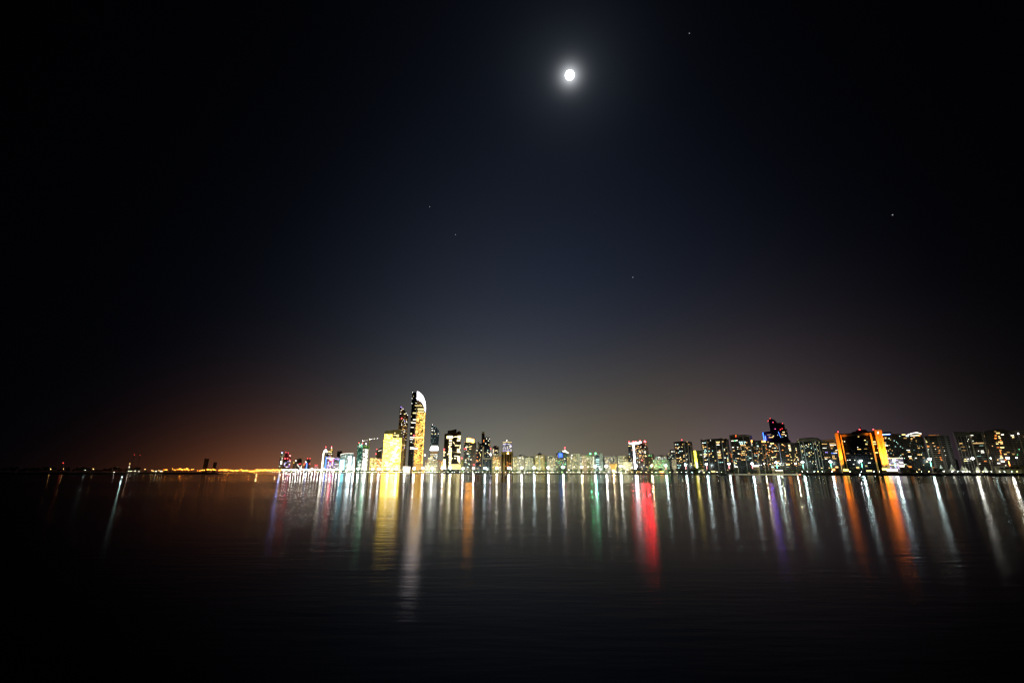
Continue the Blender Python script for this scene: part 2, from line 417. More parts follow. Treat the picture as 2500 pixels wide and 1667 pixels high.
# ================================================================== trees
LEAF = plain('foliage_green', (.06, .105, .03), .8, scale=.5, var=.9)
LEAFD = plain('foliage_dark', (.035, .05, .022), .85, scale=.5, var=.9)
BARK = plain('bark', (.10, .075, .05), .9)
def crown_mesh(seed, leaf, h=9.0, r=4.2, n=520):
    rng = random.Random(seed); bm = bmesh.new()
    cl = [(Vector((rng.uniform(-.62, .62) * r, rng.uniform(-.62, .62) * r, h * rng.uniform(.42, .86))), rng.uniform(.28, .5) * r) for _ in range(11)]
    for _ in range(n):
        c, cr_ = rng.choice(cl)
        d = Vector((rng.gauss(0, 1), rng.gauss(0, 1), rng.gauss(0, .8))).normalized() * cr_ * rng.uniform(.55, 1.05)
        p = c + d; a_ = Vector((rng.gauss(0, 1), rng.gauss(0, 1), rng.gauss(0, 1))).normalized(); b_ = a_.orthogonal().normalized()
        a_ = a_ * rng.uniform(.25, .6); b_ = b_ * rng.uniform(.25, .5)
        bm.faces.new([bm.verts.new(p + q) for q in (-a_, b_, a_, -b_)])
    me = bpy.data.meshes.new('crown'); bm.to_mesh(me); bm.free(); me.materials.append(leaf); return me
def trunk_mesh(seed, h=9.0):
    rng = random.Random(seed); bm = bmesh.new(); p = Vector((0, 0, -.3)); 
    for i in range(3):
        q = p + Vector((rng.uniform(-.3, .3), rng.uniform(-.3, .3), h * .17)); tube(bm, p, q, .30 - i * .05, .25 - i * .05, 6); p = q
    for k in range(5):
        an = k * 1.26 + rng.random(); tube(bm, p, p + Vector((math.cos(an) * 1.9, math.sin(an) * 1.9, h * .27)), .14, .05, 5)
    me = bpy.data.meshes.new('trunk'); bm.to_mesh(me); bm.free(); me.materials.append(BARK); return me
def palm_meshes(seed, h=9.0):
    rng = random.Random(seed); bm = bmesh.new(); p = Vector((0, 0, -.3))
    for i in range(4):
        q = p + Vector((.12 * i * rng.choice((-1, 1)), .1, h / 4)); tube(bm, p, q, .28 - i * .03, .25 - i * .03, 6); p = q
    me = bpy.data.meshes.new('trunk'); bm.to_mesh(me); bm.free(); me.materials.append(BARK)
    bm = bmesh.new()
    for k in range(16):
        an = k * .393 + rng.uniform(-.1, .1); up = rng.uniform(.1, .9); L = rng.uniform(2.4, 3.2); prev = None
        for j in range(6):
            t_ = j / 5; r_ = L * t_; z_ = up * 1.6 * t_ - 2.6 * t_ * t_ * (1 - up * .4)
            c = p + Vector((math.cos(an) * r_, math.sin(an) * r_, z_)); sd2 = Vector((-math.sin(an), math.cos(an), 0)) * (.42 * (1 - t_ * .8)); dz = Vector((0, 0, -.18))
            cur = [bm.verts.new(c - sd2 + dz), bm.verts.new(c), bm.verts.new(c + sd2 + dz)]
            if prev: bm.faces.new((prev[0], prev[1], cur[1], cur[0])); bm.faces.new((prev[1], prev[2], cur[2], cur[1]))
            prev = cur
    mc = bpy.data.meshes.new('crown'); bm.to_mesh(mc); bm.free(); mc.materials.append(LEAF); return me, mc
CROWN = [crown_mesh(i, LEAF) for i in range(4)] + [crown_mesh(20 + i, LEAFD) for i in range(4)]
TRUNK = [trunk_mesh(i) for i in range(3)]; PALM = [palm_meshes(i) for i in range(2)]
trng = random.Random(99)
def tree(name, loc, s, label, group, dark=False, palm=False):
    r = empty(name, loc, label, 'palm tree' if palm else 'tree', group, trng.uniform(0, 6.28)); r.scale = (s * trng.uniform(.9, 1.25), s * trng.uniform(.9, 1.25), s)
    if palm: tm, cm = PALM[trng.randint(0, 1)]
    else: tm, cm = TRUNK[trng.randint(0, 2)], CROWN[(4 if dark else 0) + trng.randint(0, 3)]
    link_mesh('trunk', tm, r); link_mesh('crown', cm, r); return r
ZONES = [(640, 716, 'below the slim tower with the blue lamp'), (716, 782, 'below the small far grey towers'), (782, 822, 'below the distant twin domed towers'), (822, 860, 'before the teal glass building'), (860, 1040, 'at the foot of the golden building'), (1040, 1170, 'below the dark tower with bright windows'),
         (1170, 1330, 'below the pale apartment blocks beside the brown tower'), (1330, 1520, 'below the blocks beside the blue sign'),
         (1520, 1650, 'below the red topped tower'), (1650, 1800, 'below the dark towers around the yellow stair'),
         (1800, 1960, 'behind the floodlit beach'), (1960, 2160, 'around the orange hotel'), (2160, 2330, 'between the orange hotel and the tents')]
x = 650.0
while x < 2330:
    if not (1480 < x < 1512):
        zone = next(zt for a_, b_, zt in ZONES if a_ <= x < b_)
        dark = x > 1520 and not (1850 < x < 1960)
        sb = trng.uniform(16, 34)
        pl = trng.random() < .16
        s = trng.uniform(.85, 1.35)
        if 2025 < x < 2075 or 2120 < x < 2175: x += 3; continue
        if 1600 < x < 1700: s *= 1.3
        if 2060 < x < 2140 and not pl: s *= 1.45
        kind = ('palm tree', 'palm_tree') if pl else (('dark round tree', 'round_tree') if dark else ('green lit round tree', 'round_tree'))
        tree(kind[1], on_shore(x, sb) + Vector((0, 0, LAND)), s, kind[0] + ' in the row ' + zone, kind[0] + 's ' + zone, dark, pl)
    x += trng.uniform(.55, 1.35) * (12 * (Y0 / shoreY(uof(x))) ** 1.5 * .62)
# island trees
for i in range(64):
    x = -30 + i * 9.0 + trng.uniform(-4, 4)
    if x > 535: continue
    u = uof(x, 1155); Yv = 800 + trng.uniform(0, 40) + (100 if x > 420 else 0)
    pz = 2.5
    s = trng.uniform(.45, 1.0) * (1.15 if x < 350 else .55)
    tree('island_tree', Vector((u * Yv, Yv, pz)), s, 'black silhouetted island tree ' + ('towards the darkest end of the island' if x < 150 else 'near the cold white island lamp' if x < 240 else 'between the cold lamp and the yellow lamp' if x < 312 else 'beside the yellow lamp and lattice masts') if x < 350 else 'small black bush on the narrow tip of the island',
         'dark trees on the island' if x < 350 else 'low bushes on the island tip', True)

# ================================================================== lamps
LAMPW = glow('mast_lamp_white', (1, .96, .80), 60, False); LAMPC = glow('mast_lamp_cool', (.82, 1, .97), 50, False); LAMPY = glow('mast_lamp_yellow', (1, .84, .45), 50, False)
LAMPO = glow('port_lamp_sodium', (1, .26, .02), 22, False); LAMPO2 = glow('port_lamp_yellow', (1, .33, .035), 22, False)
LOW = glow('promenade_lamp_white', (1, .95, .75), 70, False); LOWY = glow('promenade_lamp_yellow', (1, .75, .3), 70, False); LOWC = glow('promenade_lamp_cool', (.75, 1, .95), 60, False)
LOWO = glow('island_lamp_orange', (1, .5, .15), 16, False); ISLW = glow('island_lamp_white', (1, .9, .7), 22, False)
def pole_mesh(h):
    bm = bmesh.new(); tube(bm, (0, 0, -.2), (0, 0, h), .32, .16, 8); tube(bm, (0, 0, 0), (0, 0, .6), .55, .5, 8); me = bpy.data.meshes.new('pole'); bm.to_mesh(me); bm.free(); me.materials.append(STEEL); return me
def ring_mesh():
    bm = bmesh.new(); tube(bm, (0, 0, .1), (0, 0, .45), 1.5, .9, 12)
    for k in range(6):
        an = k * math.pi / 3; box(bm, (math.cos(an) * 1.35, math.sin(an) * 1.35, -.1), (.5, .5, .35))
    me = bpy.data.meshes.new('head_ring'); bm.to_mesh(me); bm.free(); me.materials.append(STEEL); return me
RING = ring_mesh()
def lens_mesh(mat, r):
    bm = bmesh.new(); bmesh.ops.create_icosphere(bm, subdivisions=1, radius=r, matrix=Matrix.Diagonal((1, 1, .7, 1))); me = bpy.data.meshes.new('luminaire'); bm.to_mesh(me); bm.free(); me.materials.append(mat); return me
_lens = {}
def high_mast(x, y, setback, mat, label, r=1.5, power=0, lcol=(1, .95, .8), group='high mast lamps along the waterfront', name='high_mast_lamp', sleeve=None, ring=True):
    u = uof(x, y); Yv = shoreY(u, setback); d = ray(x, y); t_ = Yv / d.y; top = CP + d * t_
    g = empty(name, (top.x, top.y, LAND), label, 'lamp post', group); h = top.z - LAND
    link_mesh('pole', pole_mesh(h), g)
    if ring: link_mesh('head_ring', RING, g, Matrix.Translation((0, 0, h + r * .72)))
    k = (mat.name, r)
    if k not in _lens: _lens[k] = lens_mesh(mat, r)
    link_mesh('luminaire', _lens[k], g, Matrix.Translation((0, 0, h)))
    if power: point(g, (0, 0, max(.5, h - r * .7 - 1.0)), power, lcol)
    if sleeve:
        bm = bmesh.new(); tube(bm, (0, 0, h * .52), (0, 0, h * .80), .5, .5, 8); mobj('gleam_sleeve', bm, sleeve, g)  # added glowing sleeve standing in for a coloured gleam below the lamp
    return g
SLG = glow('green_gleam', (.15, 1, .55), 7, False); SLR = glow('red_gleam', (1, .25, .25), 6, False); SLO = glow('orange_gleam', (1, .3, .06), 7, False)
HM = [(874.5, 1144, 'w', 'before the green glass tower'), (891, 1145, 'w', 'before the tower under construction'), (909.7, 1144, 'w', 'before the yellow low block'), (925, 1144.5, 'w', 'between the yellow block and golden building'),
      (947, 1144, 'w', 'before the left part of the golden building'), (968, 1144, 'w', 'before the right part of the golden building'), (988, 1146, 'w', 'between golden building and tallest tower'),
      (1010.8, 1142.8, 'w', 'at the foot of the tallest tower'), (1032, 1142.5, 'w', 'before the gold net dome'), (1055, 1143, 'w', 'before the grey curved-top tower'), (1080, 1143.3, 'w', 'beside the dark tower with bright windows'),
      (1099.6, 1143, 'w', 'before the dark tower with bright windows'), (1130, 1143, 'w', 'left of the orange crowned tower'), (1156, 1142.5, 'w', 'before the orange crowned tower'), (1184, 1142.3, 'c', 'before the low glass block with beige top'),
      (1213, 1142.4, 'w', 'before the yellow apartment block'), (1242, 1142, 'w', 'before the brown gold-topped tower'), (1273.4, 1141.5, 'w', 'before the pale block with roof cap'), (1304, 1141, 'c', 'beside the pyramid-roofed apartment block'),
      (1338.4, 1141, 'w', 'before the pale block beside the blue sign'), (1374.5, 1140, 'w', 'before the blue sign building'), (1420, 1139.5, 'y', 'before the pinkish slim block'), (1453, 1138, 'c', 'before the white arched block'),
      (1480, 1138, 'w', 'before the grey striped block'), (1515, 1138, 'w', 'before the low cream block'), (1554, 1137.4, 'w', 'at the foot of the red topped tower'), (1590.8, 1136.4, 'y', 'right of the red topped tower'),
      (1625, 1136, 'c', 'before the oval-roofed white building'), (1673.5, 1134, 'c', 'before the dark tower beside the yellow stair'), (1724.5, 1133, 'c', 'before the broad dark tower'), (1779, 1132, 'c', 'between the two broad dark towers'),
      (1835.7, 1131.4, 'c', 'above the left end of the lit beach'), (1895.4, 1129, 'c', 'above the middle of the lit beach'), (1959, 1128, 'c', 'above the right end of the lit beach'), (2027.4, 1126.6, 'c', 'just left of the orange hotel'),
      (2102, 1124.6, 'c', 'in the middle of the orange hotel'), (2182.6, 1122.6, 'c', 'just right of the orange hotel'), (2269.6, 1120.5, 'c', 'before the slab with stacked balconies'), (2374.5, 1119, 'w', 'behind the bright tents'), (2459.7, 1117.4, 'w', 'near the pavilion at the end of the quay')]
for x, y, k, lb in HM:
    sl = None
    if x > 1870 and x < 2300: sl = SLG
    elif 1600 < x < 1870: sl = SLR
    elif x > 2400: sl = SLO
    dd = shoreY(uof(x), 32)
    high_mast(x, y, 32, {'w': LAMPW, 'c': LAMPC, 'y': LAMPY}[k], 'tall mast lamp ' + lb, r=round(dd / 1500 * 3.4 + .4, 1), sleeve=sl, power=8e4 * (dd / 1500) ** 2 * (.78 if x < 1600 else .46 if x < 2300 else .26),
              lcol={'w': (.96, 1, .84), 'c': (.78, 1, .95), 'y': (1, .86, .45)}[k])
high_mast(1866, 1131.4, 24, LAMPY, 'yellowish lamp post over the left half of the lit beach', r=1.1, power=2.6e4, lcol=(1, .88, .5))
high_mast(1904.5, 1131, 24, LAMPY, 'yellow-white lamp post standing close to a mast over the beach', r=1.1, power=2.6e4, lcol=(1, .95, .7))
high_mast(1942.4, 1131.2, 24, LAMPC, 'lamp post near the right end of the lit beach', r=1.1, power=2.6e4, lcol=(1, .88, .5))
high_mast(2419, 1118, 26, LOWC, 'thin unlit-looking lamp post with small cool head by the tents', r=.8)
high_mast(2481.6, 1117, 26, LOWC, 'thin lamp post with small cool head by the pavilion', r=.8)
for x, y in ((1402.5, 1139.5), (1436, 1139.2), (1543, 1142), (1466, 1146), (1532, 1146), (1389, 1147)):
    high_mast(x, y, 20, LAMPY if x == 1436 else LAMPW, 'small park lamp between the tall mast lamps near the blue sign', r=.62, group='park lamps near the blue sign', name='park_lamp', ring=False)
high_mast(1498, 1148.5, 12, glow('kiosk_floodlight', (1, .80, .42), 60, False), 'very bright low golden floodlight before the basket-shaped kiosk', r=2.2, power=8e4, lcol=(1, .8, .45), group='floodlights', name='floodlight_post', ring=False)
FARW = glow('far_street_lamp_white', (1, .95, .78), 120, False)
# receding row at the far left of the waterfront
x = 628.0; i = 0
while x < 872:
    high_mast(x, 1145.8 + (0, 2.2, 1, 3.0)[i % 4] - (x - 628) / 244 * 1.4, 32 if i % 2 else 90, FARW if x > 690 else LAMPO2,
              'street lamp in the dense bright row ' + ('where it turns from orange to white' if x < 690 else 'below the red-dotted and grey far towers' if x < 782 else 'below the domed towers and teal building'), r=3.2, group='dense far street lamps', name='far_street_lamp', power=(6e4 if i % 3 == 0 else 0), lcol=(1, .95, .8) if x > 690 else (1, .6, .2))
    i += 1; x += 4.5 + (x - 628) / 244 * 4.5
# port flood lights
prng = random.Random(12)
PORTN = ['first small cluster after the island trees', 'long dense row after the first cluster', 'tiny cluster after the long dense row', 'at the foot of the taller pale tower', 'at the foot of the shorter pale tower', 'just past the tip of the island', 'in the row behind open water past the island', 'last before the white street lamps']
for (xa, xb, n, yc) in ((399, 410, 3, 1146.5), (420, 462, 12, 1146.5), (467, 474, 2, 1147.5), (481, 500, 5, 1148), (504, 528, 7, 1147.5), (532, 558, 7, 1148.5), (562, 605, 9, 1149), (607, 634, 6, 1150)):
    for i in range(n):
        x = xa + (xb - xa) * (i + .5) / n + prng.uniform(-.8, .8); mt = LAMPO if (x < 560 and prng.random() < .7) else LAMPO2
        high_mast(x, yc - .6 + prng.uniform(-2.4, 2.2), prng.uniform(60, 330), mt, 'orange sodium floodlight at the port, ' + PORTN[next(q for q, e_ in enumerate((412, 463, 476, 501, 529, 560, 606, 640)) if x < e_ + 2)], r=prng.choice((2.2, 3.0, 4.0)), power=(2.6e4 if i % 3 == 0 else 0), lcol=(1, .27, .02),
                  group='orange port floodlights', name='port_floodlight', ring=False)
# ground under the port lights
bm = bmesh.new()
a = on_shore(330, 0); b = on_shore(656, 0)
vs = [bm.verts.new(p + Vector((0, 0, 2.0))) for p in (a, b, b + far, a + far)]; bm.faces.new(vs)
vb = [bm.verts.new(p + Vector((0, 0, -2))) for p in (a, b)]; bm.faces.new((vs[0], vb[0], vb[1], vs[1]))
tag(mobj('port_ground', bm, plain('port_tarmac', (.018, .016, .014), .95)), kind='structure')

# small promenade lamps
def small_lamp_mesh(mat, h=3.4, r=.3):
    bm = bmesh.new(); tube(bm, (0, 0, -.1), (0, 0, h), .09, .07, 6, 0); ball(bm, (0, 0, h + r * .8), r, 1, 1)
    me = bpy.data.meshes.new('promenade_lamp'); bm.to_mesh(me); bm.free(); me.materials.append(STEEL); me.materials.append(mat); return me
SLM = [small_lamp_mesh(LOW), small_lamp_mesh(LOWY), small_lamp_mesh(LOWC)]
x = 655.0
while x < 2490:
    if not (1770 < x < 1955):
        zone = next((zt for a_, b_, zt in ZONES if a_ <= x < b_), 'beside the tents and pavilion')
        k = prng.choice((0, 0, 0, 1)) if x < 1520 else prng.choice((0, 1, 2))
        o = link_mesh('promenade_lamp', SLM[k]); o.location = on_shore(x, prng.uniform(3, 11) if x < 1948 else prng.uniform(18, 26)) + Vector((0, 0, LAND + (1.6 if x > 1948 else 0)))
        col = ('white', 'yellow', 'cool white')[k]
        tag(o, 'small %s globe lamp on the quay %s' % (col, zone), 'lamp post', '%s quay lamps %s' % (col, zone))
    x += (4.2 if x < 1060 else 8.5 if x < 1520 else 15) * prng.uniform(.6, 1.4)

# lights of the island
ISL = [(124, 1144.5, 'o'), (155, 1144.5, 'o'), (208, 1147.5, 'c'), (228, 1144.5, 'o'), (279, 1152, 'w'), (315.5, 1139.5, 'y'), (317, 1131.5, 'o'), (314, 1149.8, 'w'), (320, 1149.8, 'w'), (330, 1149, 'w'), (339, 1150, 'w'),
       (354, 1145, 'o'), (371, 1148, 'o'), (374, 1150, 'o'), (381, 1150, 'w'), (388, 1148, 'o'), (393, 1150, 'w'), (397, 1150, 'o')]
for x, y, k in ISL:
    u = uof(x, y); Yv = 812; d = ray(x, y); top = CP + d * (Yv / d.y)
    g = empty('island_lamp', (top.x, top.y, 2.6), {'o': 'small orange lamp among the black island trees', 'c': 'cold white lamp among the island trees, mirrored as a thin streak', 'w': 'small white lamp low on the dark island shore', 'y': 'yellow lamp on the dark island beside the crane mast'}[k], 'lamp post', 'lamps on the island')
    h = max(.8, top.z - 2.6); bm = bmesh.new(); tube(bm, (0, 0, -.5), (0, 0, h), .12, .08, 6); mobj('pole', bm, DARKST, g)
    m_ = {'o': LOWO, 'c': glow('island_cold_lamp', (.8, 1, .9), 30, False), 'w': ISLW, 'y': ISLW}[k]
    kk = (m_.name, .5)
    if kk not in _lens: _lens[kk] = lens_mesh(m_, .5)
    link_mesh('luminaire', _lens[kk], g, Matrix.Translation((0, 0, h)))
    if k == 'c': point(g, (0, 0, h - .9), 5e2, (.7, 1, .85), .2)

def lattice(name, label, x, ytop, Yv, zb, red, r=.9, cat='mast', jib=None):
    d = ray(x, ytop); top = CP + d * (Yv / d.y); g = empty(name, (top.x, top.y, zb), label, cat); h = top.z - zb
    bm = bmesh.new(); n = max(4, int(h / 6))
    for sx_, sy_ in ((-1, -1), (1, -1), (1, 1), (-1, 1)): tube(bm, (sx_ * r, sy_ * r, 0), (sx_ * r * .4, sy_ * r * .4, h), .16, .12, 5)
    for i in range(n):
        z0, z1 = h * i / n, h * (i + 1) / n; k0, k1 = r * (1 - .6 * i / n), r * (1 - .6 * (i + 1) / n)
        for a_, b_ in (((-1, -1), (1, -1)), ((1, -1), (1, 1)), ((1, 1), (-1, 1)), ((-1, 1), (-1, -1))):
            tube(bm, (a_[0] * k0, a_[1] * k0, z0), (b_[0] * k1, b_[1] * k1, z1), .09, .09, 4)
    mobj('lattice_mast', bm, DARKST, g)
    if red: link_mesh('beacon_light', ball_mesh(glow('mast_red_lamp', (1, .06, .05), 3, False)), g, Matrix.Translation((0, 0, h + .6)) @ Matrix.Diagonal((.8, .8, .8, 1)))
    return g, h
lattice('radio_mast', 'thin mast with a red light over the dark island trees', 154, 1130.5, 860, 2.5, True)
lattice('crane_mast', 'tall faint lattice mast with a red tip near the orange glow', 328, 1110, 1500, 0.5, True, 1.6)
lattice('crane_mast', 'second lattice mast with red tip, nearer the orange lamps', 342, 1111, 1900, 0.5, True, 1.2)

# ================================================================== BUILDINGS
def bld(name, label, xl, xr, yt, setback, mat, yt2=None, depth=22, yaw=None, cat='building', **k):
    B = Bld(name, label, (xl + xr) / 2, (yt + (yt2 or yt)) / 2, setback, yaw, cat)
    B.box('wall', xl, xr, yt, mat, yt2, depth=depth, **k); return B
# --- far two silos / chimneys beyond the port
silo = plain('pale_grey_concrete', (.25, .25, .25), .9)  # one even pale grey
for xl, xr, yt, lb in ((499.7, 510.6, 1118.5, 'taller of the two dim pale towers above the orange port lights'), (521.5, 530, 1127.3, 'shorter of the two dim pale towers above the orange port lights')):
    B = Bld('port_tower', lb, (xl + xr) / 2, yt, 420, None, 'tower')
    B.box('shaft', xl, (xl + xr) / 2 - .6, yt, fac((.26, .26, .27), p=.0), depth=26); B.box('shaft', (xl + xr) / 2 + .6, xr, yt + 1, fac((.26, .26, .27), p=.0), depth=26)
    B.box('link_wall', (xl + xr) / 2 - .6, (xl + xr) / 2 + .6, yt + 2, silo, depth=18, off=-3)

GLASSD = (.006, .007, .009)
# --- distant cluster left
B = bld('slim_tower', 'slim dark tower with a blue-white roof lamp', 685.4, 692, 1104.5, 160, fac((.05, .05, .06), p=.30, fh=4, bw=4, a=YEL, b=WHT, st=.5))
B.beacon(688.4, 1105, glow('blue_white_roof_lamp', (.35, .4, 1), 14, False), 2.6); point(B.root, B.last + Vector((0, 0, 3.4)), 4.5e4, (.3, .35, 1), .6, 'blue_lamp_light'); B.win(686.5, 1129, 3.2, 7, 'W'); B.wins(8, 686, 692, 1108, 1140, 'nbt')
B = Bld('red_light_tower', 'dark grey tower dotted with red warning lights', 702, 1104, 200, None)
m1 = fac((.12, .115, .12), p=.04, st=.7, a=RED, b=WHT)
B.box('wall', 697, 706, 1104, m1); B.box('side_wing', 692.5, 697, 1115.5, m1, depth=18, off=-1); B.box('side_wing', 706, 711, 1111, m1, depth=18, off=-1)
for x, y, r in ((698, 1104, 1.6), (703.5, 1105, 1.6), (696, 1119, 3.4), (702, 1118.6, 2.6), (707.5, 1123, 2.8), (709, 1111.5, 1.5)): B.beacon(x, y, 'R', r)
point(B.root, B.last + B.N * 3 + Vector((0, 0, 2)), 5.5e4, (1, .04, .04), .6, 'red_lamp_light'); B.win(708, 1111.8, 4, 1.4, 'n'); B.wins(14, 694, 710, 1126, 1142, 'ntv')
B = bld('grey_block_tower', 'plain grey block tower with rounded shoulders in the distance', 726, 737.4, 1118.7, 260, fac((.14, .14, .14), p=.02, st=.5))
B.win(727, 1134, 3, 1.6, 'n'); B.win(732, 1132, 5, 1.6, 'r'); B.wins(6, 727, 737, 1138, 1144, 'n')
B = bld('small_far_tower', 'small thin tower with one white roof lamp in the distance', 720.5, 724, 1125, 220, fac((.12, .12, .1), p=.2, st=.6)); B.beacon(722.3, 1124, WHITEB, 1.8)
B = bld('small_far_tower', 'small thin tower with a yellow-green roof lamp in the distance', 716, 719, 1130, 220, fac((.12, .12, .1), p=.2, st=.6)); B.beacon(717.5, 1129, 'Y', 1.8)
B = Bld('blue_strip_tower', 'dark grey tower with a blue light strip and red corner lamps', 752, 1119, 230, None)
m1 = fac((.1, .1, .11), p=.05, st=.6); B.box('wall', 750, 757.8, 1119.5, m1); B.box('side_wing', 745.5, 750, 1122.5, m1, depth=18, off=-1)
for x, y in ((751, 1119), (757, 1119), (756.2, 1131.7), (744.5, 1131.5)): B.beacon(x, y, 'R', 1.8)
B.beacon(746.3, 1127.4, WHITEB, 2.4); B.win(748.5, 1137, 2, 14, 'b', name='light_strip'); B.win(741.5, 1134, 4, 2, 'o')
B = bld('pink_lit_block', 'low block washed in pink light', 768, 775.5, 1134, 180, fac((.4, .2, .2), p=.8, a=(1, .35, .3), b=(1, .5, .45), st=.9)); B.win(771.8, 1135, 7, 1.6, 'r')
# twin domed towers
B = Bld('domed_tower', 'white edged tower with a lit white onion dome', 793, 1104, 150, None)
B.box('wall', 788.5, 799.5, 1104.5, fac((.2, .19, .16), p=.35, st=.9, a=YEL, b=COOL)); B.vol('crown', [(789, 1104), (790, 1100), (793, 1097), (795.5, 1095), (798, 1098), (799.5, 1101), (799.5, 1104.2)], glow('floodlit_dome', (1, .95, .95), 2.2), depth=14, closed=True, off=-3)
B.vol('edge_light', [(788.3, 1106), (791.5, 1104.5), (787.5, 1146), (783.8, 1146)], glow('cream_edge_light', (1, .90, .68), 5, False), depth=.6, closed=True, off=.5)
B.win(795.5, 1129, 2.6, 30, 'b', name='light_strip'); B.win(792.8, 1134, 1.6, 22, 't', name='light_strip'); B.mast(795.5, 1091, 1096, .4); B.beacon(795.5, 1091, 'R', 2.8, -3)
B = Bld('domed_tower', 'dark tower with a golden ringed dome', 806, 1106, 165, None)
m1 = fac((.07, .06, .07), p=.18, st=.8, a=YEL, b=WHT); B.box('wall', 799.5, 812.5, 1105, m1); gd = plain('gilded_frame', (.5, .36, .1), .5, .3)
B.vol('crown', [(806, 1105), (805, 1100), (807, 1096), (809.5, 1094), (812, 1096), (813.5, 1099.5), (812.5, 1105)], gd, depth=12, closed=True, off=-3)
B.win(804, 1102.3, 5, 2.2, 'y'); B.win(809.5, 1097.5, 3, 2.4, 'w'); B.win(808.5, 1103, 2.5, 2.2, 'y'); B.beacon(809.5, 1093, WHITEB, 1.7); B.mast(809.5, 1089.6, 1094, .4); B.beacon(809.5, 1090, 'R', 2.4, -3); B.wins(14, 801, 811, 1108, 1118, 'dwnv')
B = Bld('mauve_office', 'mauve lit office block with a white cornice line and a red-white sign', 807, 1118, 110, None)
B.box('wall', 799, 816, 1119, fac((.26, .2, .28), p=.25, st=.5, a=(.8, .5, .9), b=WHT, base=.10, basecol=(.6, .4, .6))); B.win(807, 1118, 18, 1.3, 'W', name='cornice_light'); B.win(808.5, 1122.5, 6, 4.6, 'R', off=.4, name='lit_sign'); B.win(807.5, 1120.8, 5.4, 1.6, 'W', off=.9, name='lit_sign')
B.beacon(812, 1123, 'R', 1.5, 1); point(B.root, B.last + B.N * 3, 4.5e4, (1, .06, .15), .6, 'sign_light'); B.win(811, 1130, 1.2, 8, 'n'); B.wins(20, 800, 815, 1128, 1143, 'nvd')
B = bld('dark_behind_tower', 'dark flat-topped tower behind the mauve and striped blocks', 823.6, 835, 1100.8, 210, fac((.06, .055, .045), p=.02, bw=5, wx=.5, wy=1))
B = bld('striped_block', 'grey block with vertical stripes beside the bright teal building', 816, 829.5, 1115.5, 130, fac((.3, .26, .3), p=.2, st=.6, a=(.8, .6, .9), b=WHT, bw=5, wx=.45, wy=.8)); B.wins(16, 817, 829, 1120, 1143, 'nvt')
# teal / white building
B = Bld('teal_glass_building', 'teal glass building with bright white light columns and a curved top rim', 846, 1106, 90, None)
B.vol('wall', [(831, 1109), (836, 1107), (847, 1105.8), (863, 1106)], fac((.3, .33, .33), (.03, .06, .06), p=.5, st=.6, a=COOL, b=WHT, base=.18, basecol=(.45, .8, .8)))
B.vol('rim_light', [(830.5, 1109.3), (836, 1107), (847, 1105.8), (863, 1106), (863, 1107), (847, 1106.8), (836, 1108.2), (831, 1110.4)], WM['n'], depth=1.5, closed=True, off=.6)
for xx, yy, ww, hh, kk in ((834, 1134, 7, 24, 'c'), (839.5, 1134, 4, 24, 'c'), (854.5, 1130, 7, 33, 'W'), (864.5, 1131, 2.8, 30, 'W')):
    B.vol('light_column', [(xx - ww / 2, yy - hh / 2), (xx + ww / 2, yy - hh / 2), (xx + ww / 2 - 2.2, yy + hh / 2), (xx - ww / 2 - 2.2, yy + hh / 2)], glow('white_column_light', (.75, .95, 1), 7, False) if kk == 'W' else glow('teal_column_light', (.25, .85, 1), 4.5, False), depth=1, closed=True, off=.9)
B.wins(20, 842, 862, 1112, 1140, 'cnt')
# green tower and construction tower
B = bld('green_glass_tower', 'dark green glass tower with red roof corner lamps', 874, 886.6, 1081.5, 110, fac((.03, .08, .065), (.02, .06, .05), p=.22, st=.6, a=(.3, .9, .6), b=WHT, base=.045, basecol=(.2, .8, .55), bw=3, wx=.8, wy=.7))
B.beacon(876, 1081, 'R', 1.9); B.beacon(885.5, 1081.5, 'R', 1.5); B.wins(12, 877, 886, 1083, 1092, 'cgn'); B.wins(16, 874, 882, 1125, 1143, 'cnn')
B = Bld('construction_tower', 'unfinished concrete tower lit white from inside with open floors', 893, 1090, 105, None)
B.box('wall', 887, 900, 1096, fac((.10, .10, .07), p=.72, st=4.2, a=WHT, b=(1, 1, 1), bw=4, wx=.5, wy=.8, cl=.6)); B.box('upper_frame', 888, 900.5, 1088, fac((.12, .13, .04), (.02, .02, .01), p=.05, bw=4, wx=.6, wy=.7), zb=None, depth=18, off=-2)
B.beacon(893.5, 1083.5, glow('green_white_floodlight', (.7, 1, .8), 40, False), 1.9); point(B.root, B.last + B.N * 3, 3e4, (.2, 1, .4), .6, 'work_light_beam'); B.mast(893.5, 1083, 1088, .4)
for i in range(24): B.win(888 - i * .28 + B.rng.uniform(.5, 10), 1097 + i * 2.0, B.rng.uniform(2, 4), 1.5, 'W' if i % 3 == 0 else 'n')
